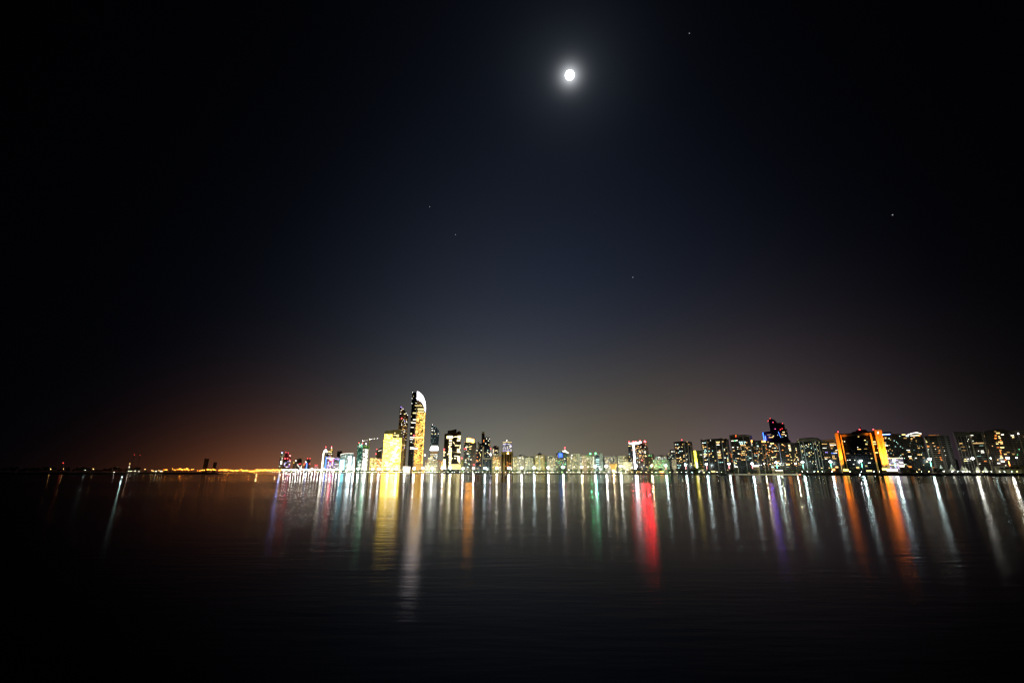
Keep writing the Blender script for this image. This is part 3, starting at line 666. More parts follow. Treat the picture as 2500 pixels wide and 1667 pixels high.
def crane(label, xm, ym, xj, yj, ybase, setback, lamps=4, counter=4):
    Bc = Bld('tower_crane', label, xm, ym, setback, None, 'crane'); mt = plain('crane_green_yellow', (.35, .38, .08), .6)
    a_, z_ = Bc.P(xm, ym); bm = bmesh.new(); base = Bc.T * a_; zz = z_ - LAND
    for sx_, sy_ in ((-1, -1), (1, -1), (1, 1), (-1, 1)): tube(bm, base + Vector((sx_, sy_, -.2)), base + Vector((sx_, sy_, zz)), .5, .5, 5)
    n = int(zz / 4)
    for i in range(n):
        s1 = 1 if i % 2 else -1
        tube(bm, base + Vector((-s1, -1, zz * i / n)), base + Vector((s1, -1, zz * (i + 1) / n)), .18, .18, 4); tube(bm, base + Vector((-1, s1, zz * i / n)), base + Vector((-1, -s1, zz * (i + 1) / n)), .18, .18, 4)
    mobj('mast', bm, mt, Bc.root)
    ja, jz = Bc.P(xj, yj); e = Bc.T * ja + Vector((0, 0, jz - LAND)); s0 = base + Vector((0, 0, zz)); bm = bmesh.new()
    for o2 in (Vector((0, 0, .8)), Bc.N * .7, -Bc.N * .7): tube(bm, s0 + o2, e + o2, .22, .18, 5)
    tube(bm, s0, s0 + Vector((0, 0, 7)), .3, .2, 5); tube(bm, s0 + Vector((0, 0, 7)), s0.lerp(e, .7), .1, .1, 4); bk = s0 - Bc.T * 12; tube(bm, s0 + Vector((0, 0, 7)), bk, .1, .1, 4); tube(bm, s0, bk, .4, .4, 5); box(bm, bk - Vector((0, 0, 1.2)), (3, 2, 2.4))
    mobj('jib', bm, mt, Bc.root)
    link_mesh('work_light', ball_mesh(WHITEB), Bc.root, Matrix.Translation(s0 + Bc.N * 1.5) @ Matrix.Diagonal((1.9, 1.9, 1.9, 1)))
    for i in range(lamps):
        p = s0.lerp(e, (i + 1) / lamps) + Bc.N * 1.2
        link_mesh('work_light', ball_mesh(WM['W'] if i % 2 else WHITEB), Bc.root, Matrix.Translation(p) @ Matrix.Diagonal((.8, .8, .8, 1)))
crane('tower crane with a long lamp-strung jib beside the unfinished tower', 903, 1072, 922, 1070, 1150, 98, 5)
crane('shorter tower crane behind the unfinished tower', 885.6, 1076, 896, 1075, 1150, 128, 2)
B = bld('yellow_block', 'low yellow floodlit block right of the unfinished tower', 903.6, 919.7, 1117, 85, fac((.55, .45, .12), p=.45, st=1.0, a=YEL, b=(1, .9, .4), base=.28, basecol=(.9, .75, .2), bw=4)); B.wins(18, 904, 919, 1120, 1143, 'yyn')
B = Bld('slant_top_tower', 'dark grey tower with a slanted roof and a row of white lamps', 926, 1098, 170, None); B.vol('wall', [(919.7, 1098.5), (931.8, 1092)], fac((.06, .065, .06), p=.01))
for i in range(4): B.win(924 + i * 2.2, 1100.6 - i * .7, 1.6, 1.4, 'n')
B.beacon(920, 1096, 'R', 1.7); B.beacon(917.8, 1107.8, 'R', 2.2)
B = bld('orange_block', 'low orange and gold block tucked against the golden building', 920, 938, 1119.5, 70, fac((.5, .28, .1), p=.5, st=1.0, a=ORG, b=YEL, base=.2, basecol=(1, .5, .15), bw=4)); B.wins(18, 920, 936, 1122, 1143, 'yoyn')
# GOLDEN building: floodlight put in as glowing facade and windows
GOLD = fac((.5, .38, .12), p=1.6, fh=5.2, bw=4.5, wx=.88, wy=.72, a=(1, .56, .04), b=(1, .76, .16), st=6.5, cl=.55, base=.55, basecol=(1, .52, .05))
GOLDD = fac((.4, .3, .1), p=.25, fh=5.2, bw=60, wx=.97, wy=.5, a=(1, .6, .16), b=(1, .7, .2), st=1.0, cl=.3, base=.16, basecol=(1, .6, .2))
B = Bld('golden_building', 'broad golden office building, floodlit yellow by its own facade glow', 960, 1052, 90, None)
B.vol('wall', [(938.8, 1059), (958.6, 1059), (958.6, 1069), (981, 1069)], GOLD, depth=26)
B.vol('roof_crown', [(940.3, 1052), (948, 1051), (960, 1049.5), (979.5, 1047.8), (979.5, 1058), (984, 1060)], fac((.30, .26, .10), p=.02, bw=3, wx=.5, wy=1, base=.10, basecol=(.8, .65, .15)), depth=22, off=-2)
B.vol('side_wing', [(979, 1069), (988, 1069)], GOLDD, depth=20, off=-1.5)
for i in range(22): B.win(940 + B.rng.uniform(2, 16) - i * .2, 1060.5 + i * 3.8, B.rng.uniform(5, 14), 1.6, 'Y' if i % 3 else 'G')
for i in range(26): B.win(962 + B.rng.uniform(0, 14) - i * .18, 1072 + i * 2.8, B.rng.uniform(4, 10), 1.5, 'Y' if i % 3 else 'G')
for i in range(20): B.win(B.rng.uniform(945, 972) - i * .15, 1076 + i * 3.3, B.rng.uniform(4, 10), 1.6, 'W', off=.5)  # white-hot centre of the floodlighting put in as glowing panels
for x, y, wv in ((971.5, 1095, 3.4), (971, 1100, 4.2), (969.8, 1131, 5), (957, 1070, 4), (975, 1112, 3), (950, 1092, 3), (963, 1122, 3.4), (943, 1118, 3), (977, 1085, 2.6)): B.win(x, y, wv, 1.6, glow('dim_bronze_window', (.5, .26, .03), .9, False), off=.7)
for xx, yy, ww in ((965, 1062, 8), (971, 1065, 6), (964, 1057, 3), (972, 1061.5, 4)): B.win(xx, yy, ww, 2.2, 'y', off=.4)
# curved pointed tower behind
B = Bld('pointed_curve_tower', 'dark purple tower with a curved top rising to a point', 986, 1000, 200, None)
B.vol('wall', [(976.6, 991), (977.5, 989.8), (981, 993.5), (985.5, 998), (990.5, 1005.5), (994.5, 1012.5), (996.3, 1018)], fac((.045, .035, .05), (.03, .022, .035), p=.07, st=1.1, a=WARM, b=(1, .9, .85), bw=3, wx=.6))
for x, y, k in ((978.5, 993, 'v'), (981, 995, 'v'), (984, 998, 'n'), (979.5, 1001.5, 'n'), (983, 1001, 'd'), (987.5, 1010.5, 'y'), (991.5, 1008.5, 'n'), (978, 1010, 'n'), (995, 1012.8, 'n'), (988, 1032, 'n'), (981, 1037, 'n')): B.win(x, y, 2.0, 1.5, k)
B.win(988, 1010.5, 3.4, 2, 'y'); B.beacon(980.5, 1021, 'R', 2.6); B.wins(58, 976.5, 995, 1024, 1100, 'ynwdvn', wr=(1, 2.2))
# TALLEST tower: gold floodlight on its side put in as glowing floors
B = Bld('tallest_tower', 'tallest tower with gold floodlight put into glowing floors and a glowing white crescent top', 1023, 1000, 130, None)
TW = fac((.05, .042, .03), (.02, .018, .014), p=.85, fh=4.6, bw=3.6, wx=.92, wy=.62, a=(1, .47, .07), b=(1, .64, .18), st=2.0, cl=.75, base=.16, basecol=(1, .45, .07))
TD = fac((.02, .02, .02), (.012, .012, .014), p=.03, fh=4.6, bw=3.6, st=1.1, a=YEL, b=WHT, fl=.02)
def leanx(x, y0, y1): return x + (y1 - y0) * (x - 1250) / 3950
B.vol('curved_wall', [(1017.5, 1006.5), (1034.5, 1006.5), (1037.8, 1006.5)], TW, depth=34, off=0)
B.vol('side_wall', [(1006.9, 957.5), (1018.2, 957)], TD, depth=26, off=-1.0)
B.vol('top_wall', [(1018, 976), (1022, 977.5), (1027, 981), (1032, 986.5), (1035.5, 994), (1037.5, 1006.5), (1017.4, 1006.5)], fac((.16, .13, .05), p=.05, bw=3, base=.05, basecol=(1, .75, .2)), depth=28, off=-.5, closed=True)
pts_o = [(1018.2, 954.8), (1022, 956), (1027, 959.5), (1031.5, 964.5), (1035, 970.5), (1037.6, 978), (1039, 986), (1039.4, 996), (1038.8, 1005)]
pts_i = [(1037.4, 1004), (1035.8, 994), (1032.6, 986), (1028, 980), (1022.5, 976.5), (1018, 975.5)]
B.vol('crescent_light', pts_o + pts_i, glow('crescent_light', (.97, .90, 1), 4.2, False), depth=9, closed=True, off=.3)
for x, y, wv, hv, k in ((1027.5, 998.5, 15, 3.6, 'y'), (1022, 990, 18, 1.4, 'y'), (1012, 1008, 8, 2.6, 'y'), (1028, 1005, 14, 2.4, 'y'), (1012, 1024, 7.5, 1.8, 'n'), (1009.5, 1032, 11, 1.5, 'n'), (1006.5, 1043, 8, 1.4, 'n'), (1004, 1058, 3.2, 3, 'y'), (1006, 1067, 10, 2.2, 'n'), (1022, 1067.5, 24, 2.6, 'y'),
                      (1004.5, 1072, 8, 1.4, 'n'), (1004, 1079, 2.6, 1.8, 'n'), (1005, 1092, 8, 2.0, 'n'), (1013.5, 1094.5, 12, 4.5, 'n'), (1005, 1095.6, 8, 1.4, 'n')): B.win(x, y, wv, hv, k, off=.8)
for i in range(44): B.win(leanx(B.rng.uniform(1019, 1033), 1000, 1010 + i * 2.7), 1010 + i * 2.7, B.rng.uniform(2.5, 8), 1.3, B.rng.choice('GGGy'), off=.6)
for i in range(22): B.win(leanx(1037.3, 1000, 1010 + i * 5.6), 1010 + i * 5.6, 1.6, 4.6, 'Y' if i % 3 == 0 else 'G', off=.7)
for x, y, k in ((1007.5, 957.6, WHITEB), (1006.2, 972.3, WHITEB), (1017.5, 971.5, WHITEB), (1005.6, 984.6, WHITEB), (1016, 983.4, WHITEB)): B.beacon(x, y, k, .8, 1)
B.beacon(1010.5, 1062.5, 'R', 2.9, 1.2)
# glass net dome at its foot, floodlight put into the shell's own glow
def dome(name, label, xc, yc_top, half, setback, mat, ribm):
    Bd = Bld(name, label, xc, 1140, setback, None, 'building'); a_, z_ = Bd.P(xc, yc_top); b_, _ = Bd.P(xc + half, 1145); r = abs(b_ - a_); h = z_ - LAND
    bm = bmesh.new(); bmesh.ops.create_uvsphere(bm, u_segments=32, v_segments=16, radius=1, matrix=Matrix.Translation(Bd.T * a_) @ Matrix.Diagonal((r, r, h, 1)))
    mobj('dome_shell', bm, mat, Bd.root, smooth=True)
    bm = bmesh.new()
    for k in range(12):
        an = k * math.pi / 12; pr = None
        for j in range(13):
            th = math.pi * j / 12; q = Vector((math.cos(an) * math.cos(th) * r, math.sin(an) * math.cos(th) * r, math.sin(th) * h)) * 1.012 + Bd.T * a_
            if pr is not None: tube(bm, pr, q, .3, .3, 4)
            pr = q
    mobj('rib_net', bm, ribm, Bd.root); return Bd
dome('net_dome', 'low golden net-like dome at the foot of the tallest tower', 1021.5, 1131.5, 15.5, 72, glow('dome_shell_glow', (1, .58, .16), .9, False), gd)
B = bld('podium_hall', 'bright white entrance hall between the golden building and tallest tower', 984, 1001, 1138, 50, fac((.6, .55, .45), p=.9, st=2.2, a=(1, .85, .6), b=WHT, bw=5, base=.5, basecol=(1, .85, .7)))
high_mast(1037, 1111, 150, glow('hotel_roof_lamp', (1, .95, .85), 60, False), 'lone lamp hanging in the gap right of the tallest tower', r=2.0, name='lone_mast_lamp', group=None, ring=False)
# grey curved tower
B = Bld('curved_top_tower', 'grey-blue tower with a curved sloping top and a white lit band', 1062, 1045, 150, None)
B.vol('wall', [(1053, 1040), (1053.8, 1037.3), (1056.5, 1037.2), (1061.5, 1040), (1066.5, 1044), (1070, 1049), (1071.8, 1054.5)], fac((.07, .08, .085), (.03, .04, .05), p=.16, st=.7, a=COOL, b=WHT, bw=3, base=.03, basecol=(.5, .7, .9)))
B.beacon(1056, 1036.6, WHITEB, .8); B.beacon(1054.7, 1044.8, WHITEB, .8)
for i, yy in enumerate((1088.5, 1091, 1093.5, 1096, 1098.5)): B.win(1061 - i * .35, yy, 20 - (i == 0) * 5, 2.1, 'W' if i > 1 else 'n')
for x, y, wv, k in ((1055.5, 1050.5, 4, 'n'), (1060.5, 1051, 2, 'n'), (1055, 1058.7, 2.4, 'y'), (1063, 1058.7, 3, 'y'), (1070, 1058.5, 2, 'n'), (1060, 1103, 19, 'd'), (1060, 1105.5, 18, 'd')): B.win(x, y, wv, 1.5, k)
B.wins(26, 1051, 1068, 1109, 1124, 'ynn')
B = bld('stepped_block', 'stepped cream block tucked in front of the grey-blue curved tower', 1045, 1056, 1116, 100, fac((.45, .42, .33), p=.4, st=.8, a=YEL, b=WHT)); B.wins(10, 1045, 1056, 1118, 1124, 'yn')
B = Bld('twin_pale_block', 'pair of pale beige blocks with orange hipped roofs', 1056, 1124, 65, None); m1 = fac((.55, .5, .36), (.1, .1, .08), p=.25, st=.8, a=YEL, b=WHT, bw=3, wy=.5)
B.box('wall', 1042.5, 1055.5, 1123, m1); B.box('wall', 1056.5, 1069, 1123, m1); om = plain('terracotta_roof', (.5, .18, .09), .8)
B.box('side_wing', 1037.5, 1042.5, 1126, fac((.42, .3, .22), p=.2), depth=16, off=-2); B.box('side_wing', 1069, 1075.4, 1126, fac((.42, .3, .22), p=.2), depth=16, off=-2)
B.vol('roof', [(1037.5, 1126), (1040, 1122.7), (1042.5, 1122.7), (1042.5, 1126)], om, closed=True, depth=14, off=-3, roof=om); B.vol('roof', [(1069, 1126), (1069, 1122.4), (1073, 1122.4), (1075.4, 1126)], om, closed=True, depth=14, off=-3, roof=om)
B.wins(22, 1043, 1069, 1127, 1143, 'dyn', wr=(1, 1.8))
B = bld('low_beige_block', 'low beige and orange block just left of the dark bright-windowed tower', 1076, 1083, 1124, 90, fac((.5, .35, .2), p=.3, st=.8, a=ORG, b=YEL)); B.wins(10, 1077, 1083, 1127, 1143, 'gyo')
# big dark tower with bright windows
def patch(B, x, y, w, h, key, pitch=2.9, lit=.9):
    n = max(1, round(h / pitch))
    for i in range(n):
        ww = w * B.rng.uniform(.72, 1.0) if n > 1 else w
        B.win(x + B.rng.uniform(-.5, .5) * (w - ww), y - h / 2 + (i + .5) * h / n, ww, min(h / n * .68, 2.2), key)
DK = fac((.035, .032, .024), (.016, .015, .012), p=.02, st=1.0, a=YEL, b=WHT, fh=4.2)
B = Bld('bright_window_tower', 'black stepped tower with blazing cream window bands', 1105, 1050, 110, None)
B.vol('wall', [(1085.3, 1059), (1087, 1058), (1093.6, 1058)], DK, depth=24, off=-1.5); B.vol('wall', [(1093, 1051.3), (1114, 1047.3)], DK, depth=28); B.vol('wall', [(1114, 1056.5), (1116.5, 1054), (1120, 1052), (1125, 1051.2)], DK, depth=24, off=-1)
for x, y, wv, hv in ((1098.5, 1067, 18, 7.5), (1100, 1075, 7, 6), (1099.5, 1081.5, 7, 3.2), (1100, 1086, 6, 3), (1097, 1090, 5, 4), (1099, 1096, 7, 6), (1099, 1101.5, 9, 4), (1098.5, 1107, 8, 5), (1099, 1113.5, 7, 7), (1099, 1121, 6, 8), (1098.5, 1130, 6, 8), (1099, 1139, 8, 8),
                     (1113, 1066, 8, 2.4), (1121, 1066, 8, 7), (1119, 1074.5, 9, 5), (1122.5, 1070, 4, 4), (1115.5, 1087.3, 10, 2), (1107.5, 1080, 2.4, 2), (1109.5, 1082.5, 2, 2), (1119, 1099, 7, 9), (1120, 1103.5, 9, 3), (1123.5, 1090, 2.6, 9), (1114, 1113, 10, 2.6), (1119.5, 1120, 7, 14), (1121, 1127, 4, 6), (1103.5, 1118.5, 3.4, 2.4), (1111, 1118.5, 4, 2.6),
                     (1093, 1109, 3, 2), (1095, 1106.5, 3, 2.4), (1085.5, 1104, 5, 2), (1084, 1107, 1.6, 14)): patch(B, x, y, wv, hv, glow('cream_window_band', (1, .84, .42), 3.6, False))
for i in range(5): B.win(1085 - .1 * i, 1123 + i * 5, 6 + i * .5, 4.2, glow('cream_window_band', (1, .88, .52), 5.5, False))
for i in range(4): B.win(1113, 1134 + i * 3.3, 23, 2.2, 'y')
B.win(1114.2, 1083.7, 2, 1.2, 'd'); B.beacon(1084.5, 1096.5, 'R', 2.6); B.beacon(1127.5, 1118, 'R', 2.2); B.mast(1098, 1046.5, 1051, .25)
B = bld('yellow_annex', 'dim yellow annex between the black stepped tower and the orange crowned tower', 1126, 1132.5, 1121, 95, fac((.4, .36, .1), p=.2, st=.8, a=YEL, b=WHT))
# orange crowned
CR = glow('orange_crown_light', (1, .36, .04), 20, False)
B = Bld('orange_crown_tower', 'grey gridded tower crowned with two glowing orange boxes', 1147, 1079, 95, None)
B.box('wall', 1132.8, 1151.6, 1079, fac((.12, .12, .10), (.02, .025, .025), p=.10, st=1.1, a=YEL, b=COOL, bw=3, fh=3.6)); B.box('side_wing', 1151.6, 1162, 1080.5, fac((.24, .19, .15), (.05, .04, .035), p=.03, bw=3, wy=.5), depth=18, off=-1)
B.vol('lit_crown', [(1138.9, 1079), (1139.2, 1071), (1141, 1069), (1147, 1069), (1149, 1071), (1149, 1079)], CR, closed=True, depth=12, off=-2); B.vol('lit_crown', [(1149.3, 1080), (1149.5, 1072), (1151, 1070.8), (1156.7, 1071.5), (1156.7, 1080)], CR, closed=True, depth=10, off=-3)
B.beacon(1134, 1095.5, 'R', 1.6); B.beacon(1138, 1095, 'R', 1.2); B.beacon(1157.5, 1134, 'R', 2.0)
for x, y, k in ((1138, 1092, 'n'), (1142, 1091, 'y'), (1147, 1090.5, 'y'), (1150.5, 1089, 'y'), (1147.5, 1095.5, 'y'), (1150.5, 1096, 'd'), (1141, 1107, 'n'), (1145.5, 1114, 'c'), (1137, 1123, 'c'), (1136.5, 1128, 'c'), (1145, 1132, 'c'), (1149.8, 1121.5, 'n'), (1141.5, 1139.5, 'c')): B.win(x, y, 3, 1.8, k)
B.wins(30, 1134, 1150, 1088, 1142, 'ncyt', wr=(.9, 1.8))
# navy cluster
NV = dict(p=.03, st=.9, a=WARM, b=COOL, bw=3.2)
B = Bld('navy_glass_tower', 'navy glass tower group with a slim shaft under a round cap', 1184, 1066, 115, None)
m1 = fac((.02, .025, .045), (.012, .016, .03), **NV)
B.box('wall', 1163, 1177.4, 1095.5, m1, off=-1); B.box('wall', 1170, 1176.8, 1082, m1, off=-3); B.box('slim_shaft', 1176.2, 1182.8, 1057.5, fac((.03, .03, .035), **NV), depth=16); B.box('wall', 1182.8, 1196, 1067, m1, off=-1)
B.vol('shaft_cap', [(1176, 1057.4), (1176.4, 1054.5), (1178, 1053), (1180.8, 1053), (1182.6, 1054.5), (1183, 1057.4)], fac((.3, .27, .14), p=.1, base=.1, basecol=(1, .85, .4)), closed=True, depth=9, off=-2)
B.vol('fin', [(1166, 1078.5), (1170, 1078.5)], plain('beige_fin', (.42, .36, .24), .8), depth=6, off=-6); B.vol('fin', [(1177.6, 1092), (1181.8, 1092)], plain('beige_fin', (.42, .36, .24), .8), depth=4, off=2.2)
B.win(1181.3, 1076, 1.4, 6, 'o'); B.mast(1188.7, 1062, 1067)
for x, y, k in ((1164.5, 1099, 'n'), (1175, 1099, 'n'), (1188, 1070.5, 'n'), (1195, 1070.7, 'n'), (1192.5, 1075.5, 'n'), (1186, 1082.5, 'n'), (1193.5, 1085, 'y'), (1191, 1099, 'c'), (1189.8, 1103.5, 'y'), (1170.5, 1104.6, 'y'), (1173, 1108.7, 'y'), (1164, 1122.5, 'o'), (1166, 1125.5, 'o'), (1172, 1135.5, 'o'), (1165.5, 1115, 'o'), (1173, 1119, 'd')): B.win(x, y, 2.4, 1.5, k)
B.wins(34, 1164, 1195, 1100, 1140, 'dotyn', wr=(1, 2))
B = Bld('signal_pole_tower', 'slim white signal mast with a brilliant white lamp and red tip', 1198, 1100, 90, None, 'tower'); B.mast(1198, 1096, 1150, .7, 0, mat=plain('white_mast_paint', (.7, .7, .72), .6)); B.beacon(1198, 1109, glow('mast_white_lamp', (1, .93, 1), 40, False), 2.3, 1.2); B.beacon(1198, 1095, 'R', 1.5, 0)
B = bld('glass_beige_top_block', 'low glass block with a plain beige top band and diagonal braces', 1177, 1201.6, 1116.4, 70, fac((.42, .37, .27), (.03, .04, .045), p=.02), yaw=None); B.vol('glass_wall', [(1177.6, 1122), (1200.5, 1122)], fac((.2, .2, .19), (.02, .026, .03), p=.05, bw=5, wx=.85, wy=1, st=.7), off=.6, depth=.6); B.wins(8, 1179, 1200, 1128, 1143, 'tc')
B = bld('dark_apartment', 'dark apartment block with notched roofline behind the yellow block', 1202, 1217, 1090, 140, fac((.09, .09, .075), p=.10, st=1.0, a=YEL, b=WHT)); B.vol('roof_house', [(1202.5, 1089.8), (1206, 1089.8), (1206, 1087.6), (1213.5, 1087.6), (1213.5, 1089.8)], plain('dark_roof_house', (.08, .08, .07)), closed=True, depth=8, off=-5); B.wins(14, 1203, 1216, 1096, 1110, 'ny', wr=(1.2, 2.2))
B = bld('yellow_apartment', 'yellow-lit apartment block with orange stair windows beside the brown tower', 1202.6, 1223, 1113, 70, fac((.5, .42, .18), (.07, .06, .03), p=.4, st=1.0, a=ORG, b=YEL, wy=.5, bw=3)); B.wins(40, 1203, 1222, 1117, 1143, 'yoynw', wr=(1, 2))
# grey tall behind brown
B = bld('grey_glazed_tower', 'grey-violet glazed tower with a garland of lights round the roof', 1227, 1250, 1076.5, 170, fac((.17, .17, .2), (.07, .07, .09), p=.45, st=.55, a=(.8, .8, 1), b=WHT, bw=2.6, base=.05, basecol=(.7, .7, .9)))
for i in range(8): B.win(1228.5 + i * 2.8, 1079.5 - (1.6 if i in (3, 4) else 0), 2.2, 1.3, 'y')
B.beacon(1237.3, 1074.8, WHITEB, 1.2); B.win(1246, 1089, 3.4, 3.2, 'n'); B.wins(34, 1228, 1249, 1084, 1101, 'nnv', wr=(1, 1.8))
B = Bld('brown_gold_tower', 'brown bronze-glass tower with a plain gold cap and round lamp', 1237, 1103, 70, None)
B.box('wall', 1224, 1251.2, 1108.5, fac((.14, .075, .02), (.045, .026, .008), p=.02, bw=9, wx=.8, wy=1, st=.6, a=ORG, b=WARM), depth=24)
B.box('gold_cap', 1223.2, 1251.6, 1102.7, plain('gold_paint', (.55, .36, .06), .6), depth=26, off=1.0, zb=None) if False else None
B.vol('gold_cap', [(1223.2, 1102.7), (1251.6, 1102.7), (1251.6, 1108.6), (1223.2, 1108.6)], fac((.55, .36, .05), p=0, base=.0), closed=True, depth=26, off=1.0)
for xx in (1230.8, 1249.6): B.vol('fin', [(xx - .6, 1108.7), (xx + .6, 1108.7)], plain('gold_fin', (.5, .36, .1), .6), depth=1, off=1.0)
B.beacon(1240, 1106.3, glow('amber_globe', (1, .72, .18), 26, False), 2.6, 1.6); B.wins(8, 1234, 1249, 1128, 1143, 'o', wr=(1, 2))
# row of pale apartments
def apart(label, xl, xr, yt, sb, wall, glass=(.09, .085, .06), p=.18, a=YEL, b=WHT, st=.9, keys='ynd', n=22, name='apartment_block', bw=3.0, fh=3.4, wx=.6, wy=.5, yt2=None, **k):
    B = bld(name, label, xl, xr, yt, sb, fac(wall, glass, p=p, st=st, a=a, b=b, bw=bw, fh=fh, wx=wx, wy=wy, **k), yt2); B.wins(n, xl + .5, xr - .5, yt + 4, 1142, keys, wr=(.9, 1.9), hr=(.9, 1.3)); return B
apart('narrow olive apartment block right against the brown tower', 1252.4, 1261.6, 1114, 70, (.42, .40, .20))
B = apart('pale ribbed apartment block with a grey roof cap', 1261.7, 1280.4, 1112, 75, (.55, .53, .42), rib=.2, n=26); B.vol('roof_house', [(1267.5, 1112), (1268, 1109.5), (1276, 1109.5), (1277, 1112)], plain('grey_roof_house', (.2, .2, .2)), closed=True, depth=10, off=-4); B.win(1269, 1117.7, 5, 1.2, 'n'); B.win(1276.5, 1119, 4, 1.2, 'n')
B = apart('pale sage apartment block with two arched gables', 1281.9, 1301.5, 1113.5, 75, (.50, .50, .36), rib=.25, n=20)
for xx in (1287, 1297.5): B.vol('arch_gable', [(xx - 3.2, 1116.4), (xx - 2.2, 1114.4), (xx, 1113.2), (xx + 2.2, 1114.4), (xx + 3.2, 1116.4)], plain('dark_arch_recess', (.10, .10, .08)), closed=True, depth=.6, off=.6)
apart('low dark block behind the gap beside the pyramid-roofed block', 1302, 1305.6, 1120.5, 120, (.1, .1, .08), n=5)
B = apart('yellow-ochre apartment block with a dark pyramid roof ornament', 1305.7, 1329, 1110, 72, (.58, .46, .16), a=(1, .65, .2), rib=.15, n=24)
B.vol('roof_pyramid', [(1311.5, 1110), (1313.5, 1107.5), (1316, 1106), (1317.3, 1104.5), (1318.6, 1106), (1321, 1107.5), (1323.4, 1110)], plain('dark_roof_tile', (.08, .075, .06)), closed=True, depth=12, off=-3)
B.vol('stair_column', [(1316, 1111), (1318.6, 1111)], fac((.62, .6, .45), p=.5, fh=2.4, bw=2, st=1.0, a=YEL, b=WHT), depth=1.2, off=1.2)
for xx in (1310, 1323.5): B.win(xx, 1115, 4, 1.2, 'n'); 
apart('small green-black block seen in a gap left of the pale recessed block', 1329.6, 1333.8, 1122.5, 110, (.05, .14, .08), n=5, keys='gt')
B = apart('pale block with a dark square recess under its roof', 1334.2, 1350.6, 1112, 74, (.54, .52, .36), n=18); B.vol('recess_panel', [(1340.5, 1114.5), (1349, 1114.5), (1349, 1119.5), (1340.5, 1119.5)], plain('dark_recess', (.12, .12, .1)), closed=True, depth=.5, off=.5)
apart('narrow grey block left of the blue sign building', 1351, 1357.8, 1114, 85, (.32, .31, .25), n=10)
B = Bld('blue_sign_tower', 'glass office building with a glowing blue sign and a lit curved roof canopy', 1372, 1102, 80, None); m1 = fac((.25, .27, .22), (.025, .04, .04), p=.12, st=.8, a=GRN, b=COOL, bw=4, wx=.75, wy=.9)
B.box('side_wing', 1356.5, 1362.6, 1105, fac((.26, .26, .16), p=.1), depth=18, off=-1.5); B.vol('wall', [(1362.6, 1103.5), (1363.6, 1101.8), (1369, 1101.5), (1371, 1103), (1383.4, 1103)], m1)
B.vol('canopy_light', [(1372.8, 1099.5), (1376.5, 1101), (1379, 1096.8), (1381, 1100), (1387.5, 1104.6), (1386, 1105.4), (1380, 1103.4), (1374.5, 1102.3)], glow('canopy_cream_light', (1, .93, .7), 4, False), closed=True, depth=9, off=1.5); B.mast(1379, 1093, 1098, .35, 0); B.beacon(1379, 1092.9, 'R', 2.2, 0)
SB = glow('blue_sign_light', (.03, .13, 1), 4.5)
B.vol('blue_sign', [(1362.5, 1105.5), (1374, 1105.5), (1374, 1116.6), (1362.5, 1116.6)], glow('blue_sign_ground', (.02, .06, .8), 1.3), closed=True, depth=.6, off=.8)
for xx, yy, ww, hh in ((1365.3, 1109.5, 1.4, 6), (1367.2, 1107, 1.6, 1.6), (1369, 1111, 1.3, 8), (1371.8, 1111, 1.3, 9), (1366, 1114.5, 4, 1.4)): B.win(xx, yy, ww, hh, glow('pale_blue_letter_light', (.12, .3, 1), 3, False), off=1.3, name='sign_stroke')
B.win(1378.5, 1120, 3, 2.2, 'n'); B.wins(26, 1357, 1383, 1119, 1142, 'tgyc', wr=(1, 2))
apart('low yellowish block right of the blue sign building', 1383.6, 1390.6, 1114.5, 85, (.48, .44, .16), n=12)
B = apart('broad grey-green apartment slab with rows of balconies', 1390.8, 1415.4, 1108, 70, (.42, .44, .32), glass=(.05, .055, .04), wx=.8, n=30)
B.beacon(1396, 1111, WHITEB, 1.1); B.beacon(1395.3, 1117.7, WHITEB, 1.1); B.vol('corner_pier', [(1410, 1107), (1415.6, 1108)], plain('pale_pier', (.55, .55, .42), .8), depth=3, off=1.5)
apart('thin dark block with a bright bluish window column', 1415.8, 1420, 1112, 80, (.07, .075, .06), n=14, keys='nc')
B = apart('pinkish slim block with paired white piers', 1420.2, 1431.6, 1111, 74, (.58, .44, .34), n=16, rib=.3)
B = apart('narrow olive block under the left green roof lamp', 1431.7, 1438.8, 1110, 82, (.36, .36, .2), n=12)
B = apart('small dark-roofed block beside the white arched block', 1439, 1448.4, 1113, 80, (.4, .38, .26), n=14, keys='nnc'); B.mast(1441.3, 1107.5, 1113, .25, 0); B.beacon(1441.3, 1107.3, GRNB, 1.9, 0); point(B.root, B.last + Vector((0, 0, 2.6)), 1.4e4, (.1, 1, .35), .5, 'green_lamp_light')
B = Bld('arched_block', 'white block with a large arch and curved glass bays, green lamp above', 1457, 1109, 68, None)
B.box('wall', 1448.5, 1470, 1112, fac((.48, .54, .44), p=.15, st=.9, a=COOL, b=WHT)); B.vol('arch_frame', [(1451.5, 1112), (1452.5, 1109.2), (1456, 1107.8), (1460, 1107.8), (1463, 1109.2), (1464.5, 1112)], plain('white_arch', (.62, .64, .54), .8), closed=True, depth=5, off=1)
B.vol('arch_glass', [(1453.5, 1112.5), (1455, 1110.4), (1461, 1110.4), (1462.7, 1112.5)], fac((.05, .06, .05), p=.2, st=.5, a=COOL, b=COOL, bw=40, wx=1), off=2.2, depth=1); B.vol('corner_pier', [(1465.2, 1106), (1469.8, 1106)], plain('pale_green_pier', (.46, .5, .42), .8), depth=8, off=-1)
for yy in (1120, 1124, 1127.7, 1132.5, 1137): B.win(1459, yy, 8, 1.3, 'c', off=2.8)
for yy in range(1116, 1142, 3): B.win(1448.3, yy, 1.6, 1.6, 'n', off=.6)
